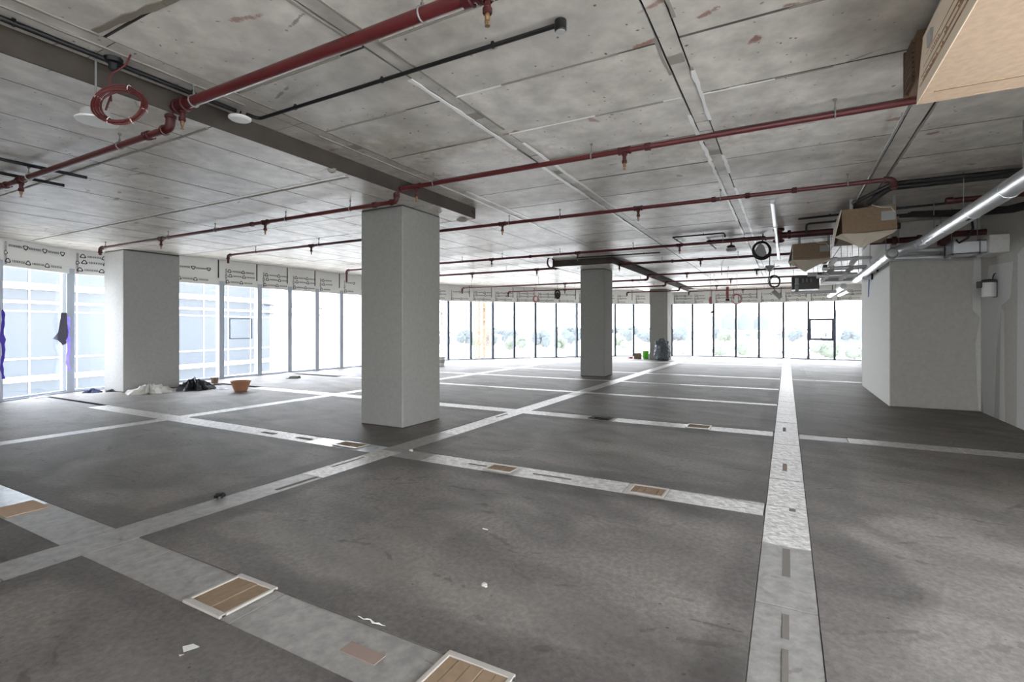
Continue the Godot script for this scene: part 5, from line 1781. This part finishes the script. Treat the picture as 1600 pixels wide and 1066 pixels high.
# ---------------------------------------------------------------- the world outside
func crown(b: MB, at: Vector3, r: float, sd: int) -> void:
	var f := FastNoiseLite.new()
	f.seed = sd
	f.frequency = 0.9
	var rows := []
	for i in 9:
		var t := PI * i / 8
		var row := []
		for j in 14:
			var q := TAU * j / 14
			var d := Vector3(sin(t) * cos(q), cos(t), sin(t) * sin(q))
			row.append(at + d * r * (1.0 + 0.45 * f.get_noise_3dv(d * 2.2)) * Vector3(1, 0.85, 1))
		rows.append(row)
	for i in 8:
		for j in 14:
			b.quad(rows[i][j], rows[i + 1][j], rows[i + 1][(j + 1) % 14], rows[i][(j + 1) % 14], rows[i][j] + rows[i + 1][j] - at * 2.0)

func tree(label: String, x: float, z: float, h: float, w: float, m: Material, group := "trees beyond the lot") -> void:
	var o := thing("tree", label, "tree", Vector3(x, -14.0, z), 0.0, group)
	var b := MB.new()
	b.tube([Vector3(0, -0.2, 0), Vector3(0.1, h * 0.35, 0), Vector3(0, h * 0.6, 0.1)], [w * 0.05, w * 0.04, w * 0.025], 7)
	part(o, "trunk", b, M["trunk"])
	b = MB.new()
	for k in 8:
		var a := rng.randf() * TAU
		var rr := w * 0.28 * sqrt(rng.randf())
		crown(b, Vector3(cos(a) * rr, h * rng.randf_range(0.42, 0.82), sin(a) * rr), w * rng.randf_range(0.18, 0.26), rng.randi() % 1000)
	part(o, "crown", b, m)

func build_outside() -> void:
	var g := MB.new()
	g.col = Color(1, 1, 1)
	g.quad(Vector3(-3000, 0, -3500), Vector3(3000, 0, -3500), Vector3(3000, 0, 1500), Vector3(-3000, 0, 1500), Vector3.UP)
	g.quad(Vector3(-3000, -1, -3500), Vector3(3000, -1, -3500), Vector3(3000, -1, 1500), Vector3(-3000, -1, 1500), Vector3.DOWN)
	solo("ground", "pale open ground of the lots outside far below the windows", "ground", g, M["lot"], Vector3(0, -14, 0), "", "structure")
	# neighbouring curved glass building on the left
	var line := [Vector2(-40, 16), Vector2(-45, 6), Vector2(-50, -4), Vector2(-54.3, -14), Vector2(-56.2, -24), Vector2(-57.6, -33), Vector2(-60, -43), Vector2(-63.6, -54), Vector2(-68.5, -65)]
	var o := thing("glass_building", "curved pale glass building with white bands outside the left windows", "building", Vector3(-54, -14, -14))
	var at := o.position
	var b := MB.new()
	for i in 6:
		var p: Vector2 = line[i]
		var q: Vector2 = line[i + 1]
		b.quad(Vector3(p.x, -14, p.y) - at, Vector3(q.x, -14, q.y) - at, Vector3(q.x, 14, q.y) - at, Vector3(p.x, 14, p.y) - at, Vector3(1, 0, 0.2))
		b.quad(Vector3(p.x - 14, -14, p.y) - at, Vector3(q.x - 14, -14, q.y) - at, Vector3(q.x - 14, 14, q.y) - at, Vector3(p.x - 14, 14, p.y) - at, Vector3(-1, 0, -0.2))
		b.quad(Vector3(p.x, 14, p.y) - at, Vector3(q.x, 14, q.y) - at, Vector3(q.x - 14, 14, q.y) - at, Vector3(p.x - 14, 14, p.y) - at, Vector3.UP)
	for k in [0, 6]:
		var p: Vector2 = line[k]
		b.quad(Vector3(p.x, -14, p.y) - at, Vector3(p.x - 14, -14, p.y) - at, Vector3(p.x - 14, 14, p.y) - at, Vector3(p.x, 14, p.y) - at, Vector3(0, 0, 1 if k == 0 else -1))
	part(o, "curtain_wall", b, M["curtain_glass"])
	for q in [[5.05, 0.5, 0.7, 8], [7.4, 0.14, 0.2, 6], [3.75, 0.22, 0.35, 8], [3.0, 0.1, 0.15, 6], [-0.9, 0.12, 0.15, 6], [-2.55, 0.42, 0.6, 6], [-4.1, 0.16, 0.2, 6], [-9.0, 0.45, 0.6, 6]]:
		b = MB.new()
		for i in q[3]:
			var p: Vector2 = line[i]
			var r: Vector2 = line[i + 1]
			var d := (r - p).normalized()
			var n := Vector2(-d.y, d.x)
			var w0: float = q[2]
			var w1: float = q[2] if i < 7 else 0.05
			var y0: float = q[0]
			var hh: float = q[1] / 2
			hexa(b, [Vector3(p.x - n.x, y0 - hh, p.y - n.y) - at, Vector3(r.x - n.x, y0 - hh, r.y - n.y) - at, Vector3(r.x + n.x * w1, y0 - hh, r.y + n.y * w1) - at, Vector3(p.x + n.x * w0, y0 - hh, p.y + n.y * w0) - at],
				[Vector3(p.x - n.x, y0 + hh, p.y - n.y) - at, Vector3(r.x - n.x, y0 + hh, r.y - n.y) - at, Vector3(r.x + n.x * w1, y0 + hh, r.y + n.y * w1) - at, Vector3(p.x + n.x * w0, y0 + hh, p.y + n.y * w0) - at])
		part(o, "white_band", b, M["band_white"])
		if q[3] == 8:
			b = MB.new()
			for i in [6, 7]:
				var p: Vector2 = line[i]
				var r: Vector2 = line[i + 1]
				var e := 0.75 if i == 6 else 0.06
				b.span(Vector3(minf(p.x, r.x), q[0] - q[1] / 2 - 0.25, minf(p.y, r.y)) - at, Vector3(minf(p.x, r.x) + 0.02, q[0] - q[1] / 2 - 0.24, minf(p.y, r.y) + 0.02) - at)
				b.quad(Vector3(p.x + 0.8, q[0] - q[1] * 0.1, p.y) - at, Vector3(r.x + e, q[0] - q[1] * 0.1, r.y) - at, Vector3(r.x + e - 0.1, q[0] - q[1] / 2 - 0.2 * e, r.y) - at, Vector3(p.x + 0.7, q[0] - q[1] / 2 - 0.25, p.y) - at, Vector3(1, -0.3, 0.3))
				b.quad(Vector3(p.x - 0.8, q[0] + q[1] * 0.5, p.y) - at, Vector3(r.x - e, q[0] + q[1] * 0.5, r.y) - at, Vector3(r.x - e, q[0] - q[1] / 2 - 0.2 * e, r.y) - at, Vector3(p.x - 0.7, q[0] - q[1] / 2 - 0.25, p.y) - at, Vector3(-1, 0, -0.3))
			part(o, "roof_fin", b, M["shed"])
	for i in 6:
		for t in [0.0, 0.33, 0.67]:
			var p: Vector2 = line[i].lerp(line[i + 1], t)
			b = MB.new()
			b.span(Vector3(p.x - 0.1, -14, p.y - 0.045) - at, Vector3(p.x + 0.08, 13.8, p.y + 0.045) - at)
			part(o, "mullion", b, M["band_white"])
	# tower crane masts
	for q in [[-31.65, -51.08, 1.7, "orange lattice crane mast outside the window right of the nearest column", "crane", 8.0], [-46.0, -62.0, 1.6, "pale lattice crane mast behind the left windows' fourth bay", "crane_pale", 12.0]]:
		if q[4] == "crane_pale":
			mat("crane_pale", srgb(120, 112, 106), 0.7)
		o = thing("crane_mast", q[3], "crane", Vector3(q[0], -14, q[1]), 0.35)
		var h: float = q[2] / 2
		for sx in [-1, 1]:
			for sz in [-1, 1]:
				b = MB.new()
				b.span(Vector3(sx * h - 0.1, 0, sz * h - 0.1), Vector3(sx * h + 0.1, 14 + q[5], sz * h + 0.07))
				part(o, "leg", b, M[q[4]])
		b = MB.new()
		var y := 0.0
		while y < 14 + q[5] - 1.5:
			for sg in [-1.0, 1.0]:
				b.tube([Vector3(-h, y, sg * h), Vector3(h, y + 1.5, sg * h)], 0.055, 5)
				b.tube([Vector3(h, y, sg * h), Vector3(-h, y + 1.5, sg * h)], 0.04, 5)
				b.tube([Vector3(sg * h, y, -h), Vector3(sg * h, y + 1.5, h)], 0.04, 5)
				b.tube([Vector3(-h, y, sg * h), Vector3(h, y, sg * h)], 0.04, 5)
				b.tube([Vector3(sg * h, y, -h), Vector3(sg * h, y, h)], 0.04, 5)
			y += 1.5
		part(o, "bracing", b, M[q[4]])
		b = MB.new()
		b.span(Vector3(-0.2, 1.0, -0.2), Vector3(0.12, 14 + q[5] - 1.0, 0.1))
		part(o, "ladder_cage", b, M[q[4]])
		b = MB.new()
		for yy in [14.0 + 2.6, 14.0 + 4.0]:
			b.span(Vector3(-h, yy, -h), Vector3(h, yy + 0.12, h))
		part(o, "platform", b, M[q[4]])
	# trees
	var spots := [[-125, -262, 17, 13, 0, "tall dense grey-green tree, second bay left of the dark middle column"],
		[-138, -262, 13, 10, 1, "round light green tree, third bay left of the dark middle column"],
		[-164, -297, 15, 13, 0, "taller hazy tree, fourth bay left of the dark middle column"],
		[-184, -305, 14, 13, 0, "hazy tree just right of the orange crane mast"],
		[-150, -272, 11, 11, 1, "short light green tree before a taller one, fourth bay left of the middle column"],
		[-125, -309, 17, 17, 0, "broad tall tree in the bay touching the dark middle column on its left"],
		[-104, -379, 17, 17, 0, "broad hazy tree in the bays between the two far columns"],
		[-90, -366, 14, 12, 0, "hazy tree half hidden behind the farthest column's left edge"],
		[-230, -340, 14, 15, 0, "hazy tree by the white workshop, left of the orange crane mast"],
		[-119, -280, 10, 9, 1, "low round tree between first and second bays left of the dark middle column"],
		[-205, -318, 10, 10, 1, "small green tree just left of the orange crane mast"],
		[-88, -300, 12, 11, 1, "smaller light green tree right beside the dark middle column's right edge"],
		[-80, -430, 16, 20, 0, "hazy tree just right of the farthest column"],
		[-72, -575, 16, 20, 0, "dark round tree below the second and third tower blocks"],
		[-54, -540, 14, 18, 1, "paler tree below the fourth tower block"],
		[5, -560, 13, 20, 0, "far hazy tree right of the slim pointed tower"],
		[36, -590, 14, 20, 0, "far hazy tree behind the openable far window's right edge"],
		[56, -602, 13, 16, 0, "far hazy tree in the last far window below the blue block"],
		[-20, -285, 8, 11, 1, "low green tree at the lot's near edge, right of two side by side"],
		[-31, -281, 7, 9, 1, "low green tree at the lot's near edge, left of two side by side"],
		[16, -284, 8, 13, 1, "low broad green tree at the lot's near edge under the openable window"],
		[28, -284, 7, 10, 1, "low green tree at the lot's near edge in the last far window"],
		[-262, -455, 14, 18, 0, "faint far tree directly behind the orange crane mast"]]
	for sp in spots:
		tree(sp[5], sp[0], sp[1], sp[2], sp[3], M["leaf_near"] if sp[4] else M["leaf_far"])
	# long sheds and low buildings
	var sheds := [[-272, -392, 70, 8, 22, "white workshop with a dark window row at the left of the far view"], [-225, -1150, 240, 9, 60, "long low shed at the horizon left of the far columns"], [-77, -760, 120, 11, 40, "long pale hall behind the trees in the right far windows"], [-40, -900, 150, 10, 50, "longest pale warehouse behind the parked cars"], [100, -1000, 200, 10, 50, "pale warehouse at the right end of the far view"], [-120, -700, 40, 12, 20, "small pale block between two groups of trees"], [60, -760, 110, 9, 40, "low grey hall under the openable window"], [-420, -620, 200, 10, 60, "long low hall behind the orange crane mast"], [-330, -700, 160, 12, 50, "second long hall behind the orange crane mast"]]
	for s in sheds:
		o = thing("shed", s[5], "building", Vector3(s[0], -14, s[1]), 0.0, "low buildings outside")
		b = MB.new()
		b.span(Vector3(-s[2] / 2.0, 0, -s[4]), Vector3(s[2] / 2.0, s[3], 0))
		part(o, "wall", b, M["shed"])
		b = MB.new()
		hexa(b, [Vector3(-s[2] / 2.0 - 1, s[3], 1), Vector3(s[2] / 2.0 + 1, s[3], 1), Vector3(s[2] / 2.0 + 1, s[3], -s[4]), Vector3(-s[2] / 2.0 - 1, s[3], -s[4])], [Vector3(-s[2] / 2.0 - 1, s[3] + 0.6, 1), Vector3(s[2] / 2.0 + 1, s[3] + 0.6, 1), Vector3(s[2] / 2.0 + 1, s[3] + 2.2, -s[4] * 0.5), Vector3(-s[2] / 2.0 - 1, s[3] + 2.2, -s[4] * 0.5)])
		part(o, "roof", b, M["shed_roof"])
		for k in int(s[2] / 14):
			b = MB.new()
			b.span(Vector3(-s[2] / 2.0 + 4 + k * 14, s[3] * 0.4, 0.0), Vector3(-s[2] / 2.0 + 9 + k * 14, s[3] * 0.7, 0.15))
			part(o, "window", b, M["car_glass"])
	# stepped tower blocks on the horizon
	for s in [[-272, -1560, 34, 40, "leftmost"], [-229, -1600, 30, 40, "second"], [-194, -1620, 28, 42, "third"], [-155, -1640, 36, 46, "fourth"], [-112, -1665, 38, 48, "fifth"], [-68, -1690, 40, 44, "rightmost"]]:
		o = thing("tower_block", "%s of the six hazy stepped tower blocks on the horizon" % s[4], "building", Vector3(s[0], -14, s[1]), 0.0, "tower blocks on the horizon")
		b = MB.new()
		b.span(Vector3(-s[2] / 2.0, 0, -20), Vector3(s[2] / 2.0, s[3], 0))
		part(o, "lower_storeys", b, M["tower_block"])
		b = MB.new()
		b.span(Vector3(-s[2] / 3.2, s[3], -18), Vector3(s[2] / 4.0, s[3] + 8, -2))
		b.span(Vector3(-s[2] / 5.0, s[3] + 8, -16), Vector3(s[2] / 8.0, s[3] + 11, -4))
		part(o, "upper_storeys", b, M["tower_block"])
	o = thing("slim_tower", "slim pointed tower faint on the horizon right of the stepped blocks", "building", Vector3(-31, -14, -1695))
	b = MB.new()
	hexa(b, [Vector3(-9, 0, 9), Vector3(9, 0, 9), Vector3(9, 0, -9), Vector3(-9, 0, -9)], [Vector3(-6, 70, 6), Vector3(6, 70, 6), Vector3(6, 70, -6), Vector3(-6, 70, -6)])
	hexa(b, [Vector3(-6, 70, 6), Vector3(6, 70, 6), Vector3(6, 70, -6), Vector3(-6, 70, -6)], [Vector3(-0.5, 100, 0.5), Vector3(0.5, 100, 0.5), Vector3(0.5, 100, -0.5), Vector3(-0.5, 100, -0.5)])
	part(o, "shaft", b, M["shed_roof"])
	o = thing("blue_tower", "wide blue glass block seen through the last far window", "building", Vector3(58, -14, -640))
	b = MB.new()
	hexa(b, [Vector3(-12, 0, 0), Vector3(26, 0, 0), Vector3(26, 0, -20), Vector3(-12, 0, -20)], [Vector3(-12, 35, 0), Vector3(26, 38, 0), Vector3(26, 38, -20), Vector3(-12, 35, -20)])
	part(o, "glass_front", b, M["tower_blue"])
	# tree line at the horizon
	b = MB.new()
	for k in 90:
		crown(b, Vector3(-900 + k * 14 + rng.randf_range(-4, 4), 4, -60 + 120 * sin(k * 0.35) * 0.3), rng.randf_range(9, 16), k)
	solo("tree_line", "far dark band of trees along the whole horizon", "trees", b, M["leaf_far"], Vector3(0, -14, -1400), "", "stuff")
	# parked cars
	var proto: Node3D = null
	var n := 0
	for row in 9:
		for k in 24:
			if rng.randf() < 0.25:
				continue
			var z := -300.0 - row * 13.0 + rng.randf_range(-2, 2)
			var x := -64.0 - row * 3.0 + k * 4.6 + rng.randf_range(-0.8, 0.8)
			var near := false
			for sp in spots:
				if Vector2(sp[0] - x, sp[1] - z).length() < sp[3] * 0.7 + 3.0:
					near = true
			if near:
				continue
			var c: Node3D
			if proto == null:
				c = thing("car", "pale parked car in the crowded lot below the far windows", "car", Vector3.ZERO, 0.0, "pale cars in the lot")
				b = MB.new()
				b.span(Vector3(-0.9, 0.3, -2.2), Vector3(0.9, 0.9, 2.2), 0.18)
				hexa(b, [Vector3(-0.85, 0.9, 1.5), Vector3(0.85, 0.9, 1.5), Vector3(0.85, 0.9, -1.2), Vector3(-0.85, 0.9, -1.2)], [Vector3(-0.7, 1.5, 0.9), Vector3(0.7, 1.5, 0.9), Vector3(0.7, 1.5, -0.6), Vector3(-0.7, 1.5, -0.6)])
				part(c, "body", b, M["car_white"])
				b = MB.new()
				hexa(b, [Vector3(-0.87, 0.95, 1.52), Vector3(0.87, 0.95, 1.52), Vector3(0.87, 0.95, -1.22), Vector3(-0.87, 0.95, -1.22)], [Vector3(-0.74, 1.4, 1.02), Vector3(0.74, 1.4, 1.02), Vector3(0.74, 1.4, -0.72), Vector3(-0.74, 1.4, -0.72)])
				part(c, "windows", b, M["car_glass"])
				b = MB.new()
				for sx in [-0.8, 0.8]:
					for sz in [-1.35, 1.35]:
						b.tube([Vector3(sx - 0.1, 0.32, sz), Vector3(sx + 0.1, 0.32, sz)], 0.32, 10)
				part(c, "wheels", b, M["black"])
				proto = c
			else:
				c = proto.duplicate()
				c.name = numbered("car")
				add_child(c)
			c.position = Vector3(x, -14, z)
			c.rotation.y = rng.randf_range(-0.2, 0.2) + (0.0 if row % 2 else PI)
			if n % 4 == 1:
				c.get_child(0).material_override = M["car_dark"]
				tag(c, "dark parked car in the crowded lot below the far windows", "car", "dark cars in the lot")
			else:
				c.get_child(0).material_override = M["car_white"]
				tag(c, "pale parked car in the crowded lot below the far windows", "car", "pale cars in the lot")
			n += 1
